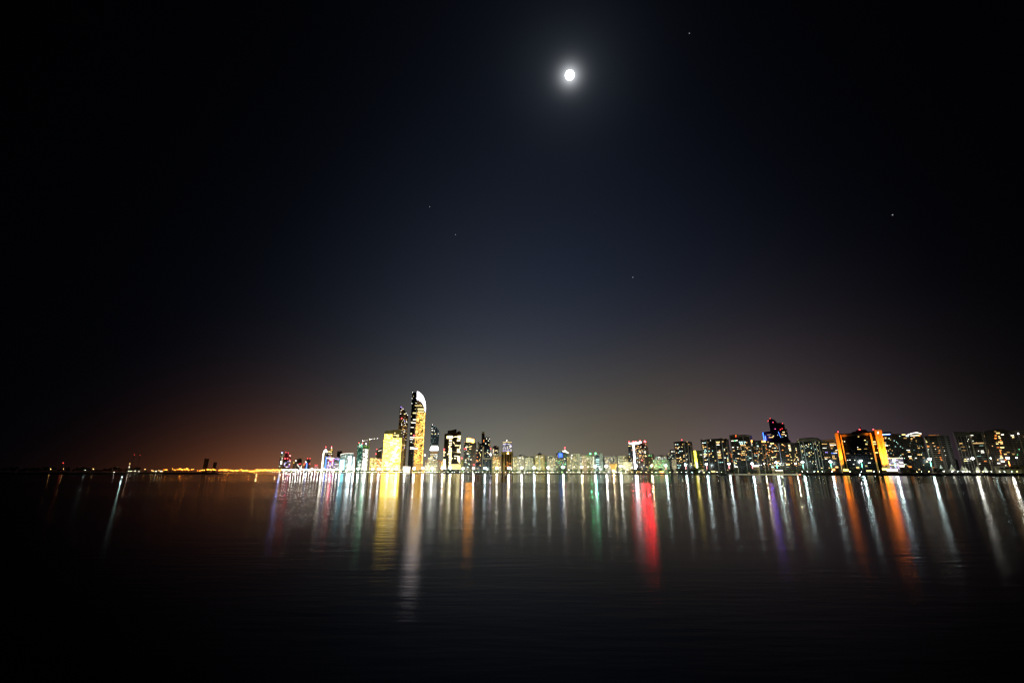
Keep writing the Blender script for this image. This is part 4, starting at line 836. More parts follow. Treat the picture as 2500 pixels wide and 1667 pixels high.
B.mast(1454, 1106.3, 1109, .25, 0); B.beacon(1454, 1106.3, GRNB, 2.1, 0); point(B.root, B.last + Vector((0, 0, 2.8)), 1.4e4, (.1, 1, .35), .5, 'green_lamp_light')
apart('narrow teal glass block right of the white arched block', 1470.4, 1475.4, 1114.5, 84, (.06, .1, .09), n=10, keys='ct')
apart('grey-mauve striped apartment block left of the gothic-gabled block', 1475.5, 1489.8, 1113.5, 74, (.44, .42, .42), n=22, wx=.85)
B = apart('pale block with a gothic pointed gable', 1491.8, 1503.6, 1115, 76, (.46, .45, .36), n=16); B.vol('gable', [(1495, 1115), (1498, 1111.4), (1501, 1115)], plain('pale_gable', (.46, .45, .36), .8), closed=True, depth=6, off=-1); B.vol('tall_niche', [(1496.6, 1119), (1498, 1117), (1499.4, 1119), (1499.4, 1129), (1496.6, 1129)], plain('dark_niche', (.07, .07, .06)), closed=True, depth=.4, off=.4)
apart('sage balcony block left of the twin with aerial', 1508, 1519, 1112.5, 78, (.44, .46, .30), n=14, wx=.8); B = apart('sage balcony block with an aerial, beside the red topped tower', 1519.4, 1533.5, 1111.5, 78, (.42, .44, .30), n=16, wx=.8); B.mast(1519.5, 1107, 1112, .3)
apart('low cream block in front of the sage balcony blocks', 1520.4, 1541.8, 1127, 56, (.6, .58, .40), n=16)
# gold basket kiosk
B = Bld('basket_kiosk', 'golden basket-shaped kiosk flaring wide at the top', 1497, 1132, 40, None, 'building'); a_, zt_ = B.P(1497, 1130); b_, _ = B.P(1507, 1130); r_ = abs(b_ - a_); hh_ = zt_ - LAND
gk = plain('lit_gold_lattice', (.6, .42, .14), .6)
bm = bmesh.new(); tube(bm, B.T * a_ + Vector((0, 0, -.1)), B.T * a_ + Vector((0, 0, hh_ * .3)), r_ * .35, r_ * .4, 16); mobj('stem', bm, gk, B.root)
bm = bmesh.new()
for k in range(24):
    an = k * math.pi / 12; c0 = B.T * a_ + Vector((math.cos(an) * r_ * .45, math.sin(an) * r_ * .45, hh_ * .3)); c1 = B.T * a_ + Vector((math.cos(an + .35) * r_, math.sin(an + .35) * r_, hh_ * .92)); tube(bm, c0, c1, .22, .22, 4)
    c2 = B.T * a_ + Vector((math.cos(an - .35) * r_, math.sin(an - .35) * r_, hh_ * .92)); tube(bm, c0, c2, .22, .22, 4)
mobj('lattice_bowl', bm, gk, B.root)
bm = bmesh.new(); tube(bm, B.T * a_ + Vector((0, 0, hh_ * .3)), B.T * a_ + Vector((0, 0, hh_ * .9)), r_ * .42, r_ * .9, 24); mobj('glass_bowl', bm, glow('bowl_inner_light', (1, .55, .12), .45, False), B.root)
bm = bmesh.new(); tube(bm, B.T * a_ + Vector((0, 0, hh_ * .92)), B.T * a_ + Vector((0, 0, hh_)), r_ * 1.02, r_ * .8, 24); mobj('roof', bm, plain('brown_roof', (.2, .13, .05)), B.root)
# RED TOPPED
B = Bld('red_topped_tower', 'dark tower with a row of blazing red roof lamps and a white light seam', 1556, 1081, 78, None)
RT = dict(p=.09, st=1.0, a=WARM, b=WHT, bw=3)
B.box('wall', 1533, 1546, 1085, fac((.03, .035, .05), **RT), off=-1); B.box('wall', 1550, 1568, 1083, fac((.05, .03, .035), **RT), yt2=1081); B.box('wall', 1568, 1578.8, 1082, fac((.06, .055, .05), **RT), off=-1.5); B.box('recess_wall', 1545, 1551, 1085, fac((.08, .08, .09), p=.05), off=-2.5)
B.vol('roof_light', [(1535, 1081), (1543, 1080.2), (1552, 1079.6), (1558, 1078.3), (1564, 1077), (1564.5, 1081.8), (1556, 1084), (1548, 1085), (1541, 1084.5), (1535.6, 1083)], glow('roof_canopy_light', (1, .88, .84), 5, False), closed=True, depth=12, off=.8)
B.vol('light_seam', [(1544.6, 1084.5), (1548, 1084.5), (1550.5, 1115), (1553, 1145), (1548.8, 1145), (1546.8, 1115)], glow('light_seam', (.95, .93, 1), 6, False), closed=True, depth=1, off=1.3)
for xx, yy in ((1535.7, 1078.8), (1546.4, 1077.8), (1552, 1077.3), (1562.2, 1076.2), (1573.5, 1076.8), (1575.5, 1078)): _b = B.beacon(xx, yy, RSTRONG, 1.5 if xx < 1570 else 2.0, 2); point(B.root, B.last - B.N * 6 + Vector((0, 0, 4)), 1.0e4 if xx < 1560 else 7.5e4, (1, .02, .025), .4, 'red_lamp_light')
B.mast(1568, 1122, 1143, .3, 6, 'flagpole'); B.beacon(1567.5, 1123, 'R', 1.4, 6)
for x, y, wv, k in ((1535.8, 1088.4, 3.5, 'y'), (1540.4, 1088.4, 1.4, 'y'), (1536.5, 1108, 2, 'c'), (1537, 1114.6, 2, 'y'), (1558, 1089, 3, 'w'), (1556, 1093, 5, 'w'), (1564, 1091, 2, 'w'), (1575, 1091, 2, 'n'), (1561, 1100, 4.5, 'y'), (1564, 1104.5, 3, 'n'), (1558, 1106.6, 4, 'w'), (1563.5, 1111, 6, 'w'), (1574.5, 1102, 5, 'n'), (1562, 1114, 5, 'w'), (1556, 1117.5, 4, 'c'), (1575, 1105.5, 3, 'n'), (1576.5, 1112.7, 4, 'y'), (1561, 1128.5, 3, 'n'), (1572, 1135.5, 2, 'n'), (1579, 1139, 2, 'y')): B.win(x, y, wv, 1.5, k)
B.wins(46, 1535, 1577, 1090, 1142, 'dwynt', wr=(1, 2))
apart('dark olive block right of the red topped tower', 1579, 1593, 1108, 95, (.10, .10, .07), p=.1, n=18, keys='dyg')
B = Bld('oval_roof_building', 'white building under a flat oval dark roof', 1612, 1113, 90, None); B.box('wall', 1598, 1626.5, 1113.3, fac((.55, .54, .46), (.06, .065, .06), p=.2, st=.8, bw=5, wx=.6)); B.vol('oval_roof', [(1603, 1113.2), (1607, 1111.2), (1613, 1110.4), (1619, 1111), (1624, 1113.2)], plain('dark_oval_roof', (.07, .075, .07)), closed=True, depth=20, off=1); B.wins(14, 1599, 1626, 1116, 1121, 'nct')
apart('long low green-lit block under the oval-roofed building', 1594, 1631, 1122, 64, (.30, .42, .24), p=.3, a=GRN, b=YEL, n=26, keys='ygc')
B = bld('stepped_dark_block', 'stepped dark grey block with blue-white windows left of the tall dark tower', 1634.7, 1648.5, 1097, 95, fac((.10, .11, .11), p=.07, st=.9, a=YEL, b=COOL)); B.box('side_wing', 1631.4, 1634.8, 1104, fac((.13, .13, .12), p=.05), off=-1); B.box('side_wing', 1627, 1631.4, 1108.5, fac((.13, .13, .12), p=.05), off=-2); B.win(1640.6, 1102, 3, 2, 'n'); B.win(1645.5, 1102, 2, 1.6, 'n'); B.wins(20, 1630, 1648, 1108, 1135, 'ctn', wr=(1, 2))
apart('small beige block at the foot of the tall dark tower', 1639.5, 1650, 1120.5, 62, (.46, .36, .24), n=8, keys='d')
# dark towers, right side: facades parallel to the shore
def piers(B, xs, y0, w=2.4, col=(.16, .14, .12), off=.9):
    for x in xs: B.vol('pier', [(x - w / 2, y0), (x + w / 2, y0)], plain('taupe_pier_%d' % int(col[0] * 100), col, .8), depth=1.4, off=off)
D1 = dict(base=.009, basecol=(1, .8, .5), p=.022, st=.8, a=WARM, b=(1, .85, .5), fh=3.7, bw=3.6, wx=.8)  # base: faint glow added to the glazing to lift the dark facades
B = Bld('dark_pier_tower', 'dark tower with stepped parapet and a single red roof lamp', 1665, 1077, 70, None)
B.vol('wall', [(1644.6, 1078), (1648, 1078.8), (1652, 1077.8), (1657, 1077), (1670, 1076.6), (1673, 1077.6), (1676, 1076.9), (1680, 1077.8), (1685.6, 1077.4)], fac((.014, .013, .012), GLASSD, **D1), depth=26); piers(B, (1645.6, 1670.5, 1678.5, 1684.6), 1079, 2.2)
B.beacon(1664.3, 1073.7, 'R', 1.1, 0); B.mast(1664.3, 1074, 1077, .2, 0)
for x, y, wv, k in ((1649.5, 1084.8, 3, 'n'), (1654.5, 1084.6, 3.4, 'c'), (1666.8, 1084.4, 2.4, 'w'), (1680.5, 1084.3, 2.6, 'w'), (1683.5, 1084.6, 1.4, 'o'), (1650, 1091.8, 3, 'w'), (1658, 1091, 3, 'y'), (1665, 1091, 2, 'y'), (1651, 1094.7, 3.2, 'd'), (1655.5, 1094.5, 3, 'n'), (1661, 1101, 5, 'c'), (1665.7, 1100.8, 2, 'n'), (1652, 1105, 2.6, 'w'), (1656.8, 1104.6, 2.4, 'c'), (1670, 1110.6, 3, 'w'), (1675.5, 1110.5, 2, 'n'), (1677.6, 1107, 1.6, 'w'), (1669.6, 1114.4, 3, 'y'), (1661.2, 1115.5, 2, 'n'), (1653.5, 1118.2, 4, 'w'), (1658.5, 1118, 3.6, 'w'), (1662, 1118, 2, 'o'), (1662.5, 1121.3, 4, 'y'), (1677, 1121, 2.4, 'n'), (1670.8, 1124.3, 4.4, 'w'), (1653, 1124.8, 2, 'd'), (1659, 1124.8, 2, 'y'), (1664, 1128, 5, 'd'), (1676.5, 1124.5, 2, 'd'), (1685.5, 1131, 1.6, 'y'), (1688, 1131, 1.6, 'y'), (1688.6, 1134.6, 2, 'y'), (1655, 1134.8, 3, 'c'), (1661, 1135.2, 3, 'c'), (1659, 1138.3, 6, 't'), (1657, 1141.5, 4, 'c')): B.win(x, y, wv, 1.5, k, off=.6)
B = Bld('yellow_stair_building', 'green and yellow building with a blazing yellow stair column', 1700, 1100, 90, None)
B.box('wall', 1688.5, 1716, 1099.6, fac((.22, .28, .04), (.03, .035, .02), p=.08, st=.9, a=YEL, b=WHT, fh=6, wy=.6, bw=7, wx=.85))
for i in range(17): B.win(1696.3 + i * .35 + B.rng.uniform(-.6, .6), 1101 + i * 2.5, B.rng.uniform(3.6, 5.4), 2.3, glow('stair_yellow_light', (1, .74, .08), 5, False) if i < 11 else 'n', off=.5)
B.vol('light_column', [(1692.3, 1101), (1694.4, 1101), (1699.5, 1141), (1697, 1141)], glow('yellow_green_strip', (.75, .8, .05), 1.0), closed=True, depth=.5, off=.5)
for x, y, k in ((1710, 1109.5, 'n'), (1713, 1109.8, 'n'), (1707.5, 1111.5, 'd'), (1710.5, 1127.5, 'd'), (1712, 1133, 'o'), (1716, 1139, 'o')): B.win(x, y, 1.6, 1.6, k)
B = Bld('broad_dark_tower', 'broad black tower with four taupe piers and stacked amber windows', 1742, 1070, 68, None)
B.vol('wall', [(1710, 1072), (1714.5, 1074.5), (1720, 1074.2), (1721.5, 1072.3), (1730, 1071.6), (1746, 1070.6), (1756.5, 1070.3), (1756.5, 1069.3), (1764.5, 1069.6), (1764.5, 1071), (1769, 1071.5), (1769.5, 1070.2), (1774.3, 1069.6)], fac((.014, .013, .012), GLASSD, **D1), depth=28); piers(B, (1711.3, 1725, 1746.5, 1761.5, 1773.5), 1073.5, 2.6)
B.mast(1712.5, 1068, 1074, .2); B.mast(1759.3, 1067.5, 1070, .2)
for x, y, wv, k in ((1716, 1080.8, 3.6, 'n'), (1721, 1080.5, 3.6, 'c'), (1728.5, 1079.8, 2.6, 'd'), (1734.5, 1074.8, 1.2, 'n'), (1716, 1087.3, 2.6, 'w'), (1717.5, 1090.9, 4, 'w'), (1722.5, 1090.6, 4, 'w'), (1717.3, 1094.8, 2, 'y'), (1722, 1097.5, 4, 'c'), (1720, 1101.5, 3, 'c'), (1724, 1101.2, 3, 'c'), (1721, 1105, 5, 'c'), (1731, 1101, 3, 'c'), (1739.5, 1100.2, 1.6, 'c'), (1722, 1108.6, 9, 'y'), (1721, 1112, 5, 'n'), (1724.5, 1111.8, 3, 'w'), (1732, 1107.8, 2.4, 'w'), (1735.8, 1107.6, 2.4, 'w'), (1732, 1111.4, 2.4, 'w'), (1741, 1114.6, 2.8, 'y'), (1720, 1115.4, 3, 'n'), (1722.5, 1122.6, 5, 'w'), (1727, 1121.6, 1.8, 'c'),
                    (1752.5, 1078.5, 9.5, 'y'), (1752, 1082, 8, 'w'), (1752.5, 1085.5, 8.5, 'n'), (1756.5, 1099.8, 3.5, 'w'), (1753, 1103, 4, 'n'), (1757.5, 1103, 2.6, 'n'), (1753, 1106.9, 3, 'y'), (1757, 1106.6, 3, 'y'), (1755.5, 1110.2, 8.5, 'y'), (1756, 1114, 8, 'w'), (1755, 1117.6, 5, 'w'), (1760, 1117.2, 3, 'w'), (1764.5, 1077.5, 4, 'w'), (1773.5, 1092.3, 4, 'd'), (1768.5, 1096, 2, 'n'), (1768.5, 1099, 2, 'y'), (1775, 1106.8, 4, 'w'), (1769.5, 1117, 4.5, 'n'), (1777, 1117, 4, 'c'), (1777.5, 1121, 4, 'y'), (1777.5, 1124.6, 4, 'y'), (1755, 1128.5, 2, 'c'), (1759, 1128.3, 2, 'c'), (1763.5, 1128, 2.4, 'c')): B.win(x, y, wv, 1.6, k, off=.6)
bld('ochre_back_block', 'small ochre block glimpsed between the two broad dark towers', 1776.5, 1787, 1100, 130, fac((.40, .28, .05), p=.1, st=.9, a=ORG, b=YEL)).wins(8, 1778, 1786, 1108, 1128, 'oyo')
B = Bld('square_window_tower', 'black tower with a patch of square cool windows and a red roof light', 1806, 1062, 66, None)
B.vol('wall', [(1780.2, 1062), (1787, 1061.5), (1791, 1061), (1791, 1060), (1800.5, 1060), (1801, 1062), (1808.5, 1061.8), (1809, 1060.6), (1816, 1061), (1829, 1061.5), (1831, 1062.2)], fac((.013, .014, .013), GLASSD, **D1), depth=28)
B.vol('parapet_band', [(1780.5, 1062.4), (1830.8, 1062.4), (1831.3, 1066), (1781.2, 1066)], plain('olive_parapet', (.16, .14, .09), .8), closed=True, depth=1, off=.7)
B.win(1796.6, 1062.6, 3, 2.4, 'o', off=1.9); B.win(1796.6, 1065.8, 2.6, 1.4, 'r', off=1.9); piers(B, (1782, 1813.5, 1829.5), 1066, 2.2)
for r_, n_, k in ((0, 4, 'c'), (1, 3, 'c'), (2, 3, 'w')):
    for i in range(n_): B.win(1805.8 + i * 4.4 + r_ * 2.0, 1078.8 + r_ * 3.9, 3.2, 2.8, k, off=.6)
for x, y, wv, k in ((1788.5, 1075.8, 5.5, 'n'), (1795, 1075.4, 4, 'g'), (1798.8, 1074.8, 4.4, 'n'), (1789.5, 1091.8, 4.6, 'n'), (1801, 1091.3, 3, 'n'), (1791.5, 1099.5, 5, 'w'), (1787, 1103, 3, 't'), (1803, 1107, 3.2, 'n'), (1801.7, 1118.5, 4, 'w'), (1812, 1101.8, 3, 'w'), (1815.8, 1101.4, 3, 'y'), (1820, 1101, 2.6, 'w'), (1812.5, 1106.4, 4, 'y'), (1817, 1106, 3, 'w'), (1810.5, 1110.2, 2.4, 'o'), (1816.5, 1110, 3, 'w'), (1822, 1109.8, 3, 'w'), (1812, 1122, 3, 'w'), (1817.5, 1121.8, 4.4, 'w'), (1794, 1123, 8, 't'), (1796, 1130.6, 5, 'y'), (1793, 1127, 2, 'y'), (1826, 1090.5, 9, 'd'), (1824, 1094.3, 4, 'w'), (1828, 1098, 6, 'd'), (1831, 1098.8, 2.6, 'c'), (1826, 1113.8, 5, 't'), (1831.5, 1117.6, 6, 'c'), (1827, 1121.6, 5, 't')): B.win(x, y, wv, 1.7, k, off=.6)
B.wins(16, 1786, 1830, 1092, 1134, 'dtn', wr=(1, 2))
def dark_tower(name, label, xl, xr, yt, sb, keys, n, yt2=None, wall=(.014, .013, .012), pier=None, p=.04, wy0=6):
    B = bld(name, label, xl, xr, yt, sb, fac(wall, GLASSD, **dict(D1, p=p * .6)), yt2, depth=26); B.wins(int(n * .6), xl + 1, xr - 1, yt + wy0, 1138, keys, wr=(1.2, 3.2), hr=(1.1, 1.5), dy=3.6)
    if pier: piers(B, pier, yt + 3, 1.8)
    return B
B = dark_tower('dark_office_tower', 'dark tower with an orange roof sign at its left corner', 1830.6, 1859, 1074.6, 72, 'wncotyd', 44, pier=(1844, 1858), yt2=1075); B.win(1833.8, 1076.5, 5.6, 4.5, 'O', off=1.2, name='roof_sign'); B.win(1834.3, 1082, 3.2, 2, 'w'); B.win(1834.8, 1085, 3.6, 2, 'n'); B.win(1850, 1088.5, 3.4, 3, 'c'); B.win(1848.5, 1105, 5, 1.6, 'o'); B.mast(1841.8, 1071.5, 1074.6, .2)
B = dark_tower('dark_office_tower', 'dark tower with a glowing orange roof edge left of the blue-lit twin tower', 1859.5, 1877.6, 1076, 76, 'wnwyood', 40, pier=(1866,)); B.win(1863.5, 1077.4, 11, 3.6, 'O', off=1.2, name='roof_edge_light')
B = Bld('blue_edge_tower', 'tallest stepped navy tower with blue light edges and red lamps on the skyline', 1893, 1040, 130, None)
m1 = fac((.022, .022, .04), (.012, .012, .022), p=.012, st=.8, a=BLUE, b=WHT, bw=3, fh=4)
B.vol('crown_wall', [(1876.4, 1027), (1877.5, 1023.5), (1880.5, 1021.6), (1884, 1021.8), (1889, 1024), (1893, 1028), (1894.8, 1032)], m1, depth=18, off=.4); B.vol('wall', [(1894.4, 1032), (1907.5, 1031.8), (1911.4, 1034)], m1, depth=24); B.vol('wall', [(1911, 1046.2), (1918.6, 1046.4)], fac((.03, .03, .04), p=.05), depth=20, off=-1)
B.vol('lower_wing', [(1862.6, 1055.5), (1870, 1053.6), (1883.5, 1051.6)], m1, depth=22, off=1.2); B.vol('skirt_roof', [(1896, 1072), (1904, 1068), (1915, 1068.5), (1923, 1071), (1927.5, 1074.5), (1928.5, 1079), (1896, 1079)], plain('black_skirt_roof', (.02, .02, .022), .5), closed=True, depth=20, off=2)
B.vol('blue_edge_light', [(1861.6, 1055.3), (1863.4, 1055.3), (1866.6, 1075), (1864.8, 1075)], glow('blue_edge_light', (.03, .15, 1), 5, False), closed=True, depth=1, off=2)
_a, _z = B.P(1866, 1068, 5); point(B.root, B.T * _a + B.N * 5 + Vector((0, 0, _z - LAND)), 1.0e4, (.22, .12, 1), .6, 'edge_light_glow')
B.vol('blue_edge_light', [(1867.2, 1063), (1868.8, 1063), (1870.8, 1075), (1868.6, 1075)], WM['b'], closed=True, depth=1, off=2)
for i in range(5): B.win(1900.5 + i * 1.3, 1054.5 + i * 3, 1.4, 2.2, 'b', off=1)
for x, y in ((1880, 1021.3), (1875.2, 1027), (1887.6, 1030.8), (1910, 1033.2), (1892.6, 1046.8), (1905, 1048.3), (1909.3, 1046)): B.beacon(x, y, 'R', .6, 2.4)
for x, y, wv, k in ((1877.5, 1060.6, 10, 'd'), (1888, 1063.8, 3, 'y'), (1882.5, 1067.3, 11, 'w'), (1913, 1054.5, 5, 'y'), (1912, 1060, 8, 'w'), (1918.5, 1063, 3, 'n'), (1910, 1066, 4, 't'), (1903, 1072, 2.4, 'd'), (1899, 1061.7, 1, 'c')): B.win(x, y, wv, 1.6, k, off=1.6)
B.mast(1904, 1028.5, 1032, .3)
B = dark_tower('dark_office_tower', 'dark tower with amber windows directly below the blue-lit twin tower', 1877.8, 1900, 1080, 74, 'wywwnodc', 48); B.win(1885, 1082.3, 9, 2.4, 'y'); B.win(1880, 1089, 4.6, 2.4, 'n'); B.win(1889, 1115.5, 12, 1.5, 'y')
B = dark_tower('dark_office_tower', 'nearly black tower with few orange windows and a pale light seam', 1900.5, 1922, 1079.4, 73, 'odt', 10); B.vol('light_seam', [(1900.6, 1083), (1901.4, 1083), (1908.8, 1132), (1908, 1132)], glow('dim_pale_seam', (.6, .7, .9), .5), closed=True, depth=.5, off=1)
B.win(1909.5, 1084.5, 3, 1.5, 'y'); B.win(1912.5, 1086.5, 3, 1.5, 'w'); B.win(1910.7, 1098.4, 3.4, 2, 'o'); B.win(1922.5, 1112, 7, 2.4, 'o'); B.win(1924, 1133, 8, 2.2, 'O')
B = dark_tower('amber_window_tower', 'black tower speckled with columns of amber windows', 1922.5, 1947, 1081, 76, 'wywonyw', 52, yt2=1080)
for i in range(5): B.win(1926.5 + i * .7, 1086 + i * 3.4, 4.6, 1.8, 'yn'[i % 2])
B = Bld('chamfered_roof_tower', 'wide dark tower with a chamfered trapezoid roof and grey piers', 1974, 1069, 68, None)
B.vol('wall', [(1944.5, 1075.5), (1952, 1070), (1973, 1068.2), (1992, 1067.8), (1998, 1069.5), (2004, 1074)], fac((.013, .015, .014), GLASSD, p=.06, st=1.2, a=YEL, b=COOL, bw=3.2, wx=.7), depth=28)
B.vol('roof_band', [(1945.5, 1075.2), (1952.5, 1070.6), (1992, 1068.6), (2003.5, 1074.4), (2003.5, 1077), (1945.8, 1078)], plain('taupe_roof_band', (.12, .11, .09), .8), closed=True, depth=1, off=.8); piers(B, (1951, 1960, 1984, 1990.5, 1998), 1077, 1.7, (.22, .23, .23)); B.mast(1964, 1062, 1069, .2); B.mast(1979, 1064, 1068, .15)
B.wins(46, 1953, 1996, 1080, 1136, 'ncyt', wr=(1.3, 2.4)); 
B = Bld('striped_office_tower', 'dark tan-framed tower with long rows of lit windows beside the orange hotel', 2019, 1073, 72, None)
B.box('wall', 1999.4, 2042, 1074.5, fac((.045, .035, .03), GLASSD, **dict(D1, p=.02)), yt2=1071, depth=26); B.vol('tan_frame', [(1999.6, 1075), (2041, 1071.5), (2041.4, 1077), (2000.2, 1079)], plain('tan_frame', (.24, .19, .13), .8), closed=True, depth=1.2, off=.9)
B.vol('tan_frame', [(1999.8, 1079), (2004.6, 1079)], plain('tan_frame', (.24, .19, .13), .8), depth=1.2, off=.9)
for y, xa, xb, k in ((1083.5, 2004, 2017, 'w'), (1093.3, 2006, 2018, 'n'), (1082.5, 2025, 2040, 'w'), (1085.8, 2026, 2040, 'n'), (1089.2, 2026.5, 2033, 'w'), (1104, 2015, 2021, 'v'), (1106, 2030, 2040, 'b'), (1098.5, 2040, 2044, 'n'), (1102, 2038, 2044, 'w'), (1105.5, 2035, 2044, 'n'), (1116.3, 2013, 2020, 'w'), (1119.6, 2014, 2018, 'n'), (1112.3, 2032, 2036, 'w'), (1116, 2032, 2038, 'w'), (1119, 2033, 2040, 'w')):
    x = xa
    while x < xb: B.win(x + 1.2, y, 2.2, 1.6, k, off=.6); x += 3.1
# ORANGE HOTEL
OR = plain('ochre_render', (.60, .34, .11), .85, var=.1)
B = Bld('orange_slab_hotel', 'dark wide hotel framed by tall orange floodlit slabs', 2095, 1055, 44, 30.0)
HD = fac((.008, .007, .009), (.006, .006, .009), p=.006, st=.8, wx=.9, wy=.8, a=YEL, b=WHT, bw=4, fh=3.6)
B.vol('wall', [(2052, 1058.5), (2072, 1057.5), (2082, 1056.2), (2124, 1053.2), (2137, 1053.5)], HD, depth=30, off=-3)
B.vol('roof_beam', [(2053, 1061), (2123, 1056), (2123.8, 1061), (2054, 1066)], plain('dark_brown_beam', (.20, .12, .07), .8), closed=True, depth=2, off=-1)
B.vol('penthouse', [(2081, 1056.2), (2081.5, 1053.6), (2090.7, 1053), (2091, 1049.3), (2115, 1048.2), (2115.5, 1051), (2119.5, 1052.6), (2120, 1053.6)], plain('black_penthouse', (.02, .02, .02)), closed=True, depth=14, off=-8)
B.vol('roof_fin', [(2098.6, 1049), (2098.6, 1042.5), (2101.6, 1042.5), (2102.6, 1049)], plain('black_penthouse', (.02, .02, .02)), closed=True, depth=4, off=-9)
# left slabs
B.vol('orange_slab', [(2038.2, 1057), (2046, 1057)], OR, depth=12, off=4); B.vol('slab_cap', [(2037.6, 1057), (2038, 1055.6), (2047, 1055), (2050, 1057)], plain('dark_cap', (.06, .04, .03)), closed=True, depth=15, off=4.6)
B.vol('recess_wall', [(2046, 1056.5), (2051, 1058)], fac((.05, .03, .02), p=.0), depth=20, off=-1.5)
B.vol('thin_slab', [(2051, 1061), (2053.4, 1061)], OR, depth=10, off=1.0)
B.vol('thin_slab', [(2122.8, 1056), (2126.4, 1056)], OR, depth=10, off=1.0)
B.vol('orange_slab', [(2134.8, 1049.8), (2152, 1049.8)], OR, depth=12, off=4); B.vol('slab_cap', [(2134, 1049.8), (2134.6, 1048.3), (2151, 1048), (2152.6, 1049.8)], plain('dark_cap', (.06, .04, .03)), closed=True, depth=14, off=4.6)
dg = plain('dark_slot', (.07, .035, .01), .8)
for (xa, ya, xb, yb) in ((2144.6, 1062, 2146.6, 1070.5), (2147.8, 1062, 2149.8, 1070.5), (2147.3, 1074.5, 2153.4, 1100.5), (2150.4, 1074.5, 2156.4, 1100.5), (2154.2, 1104.5, 2162, 1141), (2157.2, 1104.5, 2165, 1141)):
    B.vol('window_slot', [(xa, ya), (xa + 1, ya), (xb + 1, yb), (xb, yb)], dg, closed=True, depth=.3, off=4.25)
B.vol('emblem', [(2143.4, 1051.6), (2144.2, 1053.6), (2145.4, 1055), (2144.9, 1058.6), (2142.8, 1058.8), (2142.4, 1056.4), (2142.8, 1053.8)], glow('white_emblem_light', (1, .97, .9), 2.4), closed=True, depth=.5, off=4.6)
for x, y in ((2046, 1054), (2132, 1047.8), (2098.6, 1048)): B.beacon(x, y, 'R', 1.2, 4 if x != 2098.6 else -6)
for x, y, wv, k in ((2096, 1065.5, 3.6, 'w'), (2111.8, 1074.3, 4, 'y'), (2117.5, 1078, 3, 't'), (2061.8, 1077.5, 2.6, 'n'), (2094.2, 1091.5, 2, 'n'), (2097.5, 1096.2, 9, 'w'), (2113.5, 1095.4, 7, 'd'), (2069.5, 1106.6, 8, 'd'), (2086.8, 1106.7, 1.6, 'd'), (2125.8, 1107, 2.6, 'd'), (2114, 1106, 2, 'd'), (2059.5, 1123, 3, 'n'), (2069.5, 1122.8, 2.6, 'n'), (2075, 1122.4, 3, 'n'), (2087, 1123, 2, 'n'), (2128, 1118.6, 4, 'y'), (2084, 1133, 3, 'n'), (2122.5, 1129.5, 6, 'n'), (2143, 1093, 2, 'n')): B.win(x, y, wv, 1.6, k, off=-2.5)
for y in (1078, 1083.5, 1104.5): B.win(2134.5 + (y - 1078) * .2, y, 7 if y < 1100 else 8, 2.4, 'y', off=1.2)
def spot(bx, px, py, tx, ty, power, size=70, col=(1, .42, .07), off_a=18, off_t=4, zz=LAND + 1):
    """an uplight standing in front of the slab: housing, lens and its beam"""
    a_, _ = bx.P(px, py, off_a); ta, tz = bx.P(tx, ty, off_t)
    src = bx.A + bx.T * a_ + bx.N * off_a; src.z = zz; tgt = bx.A + bx.T * ta + bx.N * off_t; tgt.z = tz
    g = empty('uplight', src, 'orange uplight in the planting aimed at the hotel slab', 'floodlight', 'uplights below the orange hotel slabs')
    bm = bmesh.new(); box(bm, (0, 0, -.5), (1.0, .6, .9)); mobj('housing', bm, DARKST, g)
    ld = bpy.data.lights.new('uplight_beam', 'SPOT'); ld.energy = power; ld.color = col; ld.spot_size = rad(size); ld.spot_blend = .6; ld.shadow_soft_size = .5
    lo = bpy.data.objects.new('uplight_beam', ld); C.objects.link(lo); lo.parent = g; lo.location = (0, 0, .4); lo.rotation_euler = (tgt - src).to_track_quat('-Z', 'Y').to_euler()
HOTEL = B
for xb, xm, xt, k in ((2056, 2047, 2041, .8), (2163, 2156, 2146, 1.5)):
    spot(B, xb, 1140, xm, 1110, 2.0e5 * k, 50, (1, .38, .045), 15, zz=6.5)
    spot(B, xb + 1.5, 1140, xt, 1072, 2.3e6 * k, 34, (1, .27, .02), 15, zz=6.5)
for xb, xm, xt in ((2070, 2064, 2056), (2142, 2136, 2129)):
    spot(B, xb, 1140, xt, 1075, 3.4e5, 16, (1, .33, .03), 14, 1, zz=6.5); spot(B, xb + 1, 1140, xm, 1112, 1.0e5, 24, (1, .36, .04), 14, 1, zz=6.5)
# right of hotel
B = Bld('blue_line_tower', 'dark tower with a blue-white line sign under its flat roof', 2168, 1057, 70, None); m1 = fac((.012, .013, .013), GLASSD, **dict(D1, p=.03))
B.box('wall', 2150, 2177, 1056.8, m1, depth=26); B.vol('roof_plate', [(2150, 1056.6), (2150, 1054.8), (2176, 1053.8), (2176, 1055.4)], plain('black_penthouse', (.02, .02, .02)), closed=True, depth=20, off=1.5); B.win(2163.5, 1060, 20, 2, 'B', off=.8, name='line_sign'); B.win(2168, 1059.6, 10, 1.0, 'n', off=1.4, name='line_sign')
B.wins(30, 2155, 2176, 1070, 1136, 'ncyw', wr=(1.5, 3)); B.win(2164, 1087.4, 8, 2, 'n'); B.win(2161, 1083.7, 4, 1.8, 'w')
B = dark_tower('plain_black_tower', 'plain black tower with scattered cool windows between blue line and arched roofs', 2177.2, 2201, 1058.5, 74, 'ncct', 26, yt2=1059); B.win(2172.5, 1071, 3, 2, 'c')
B = Bld('lit_arch_roof_tower', 'dark tower topped by a glowing white arched roofline', 2226, 1060, 70, None)
B.vol('wall', [(2201, 1063), (2212, 1064), (2252, 1064.5)], fac((.012, .013, .012), GLASSD, **dict(D1, p=.025)), depth=28)
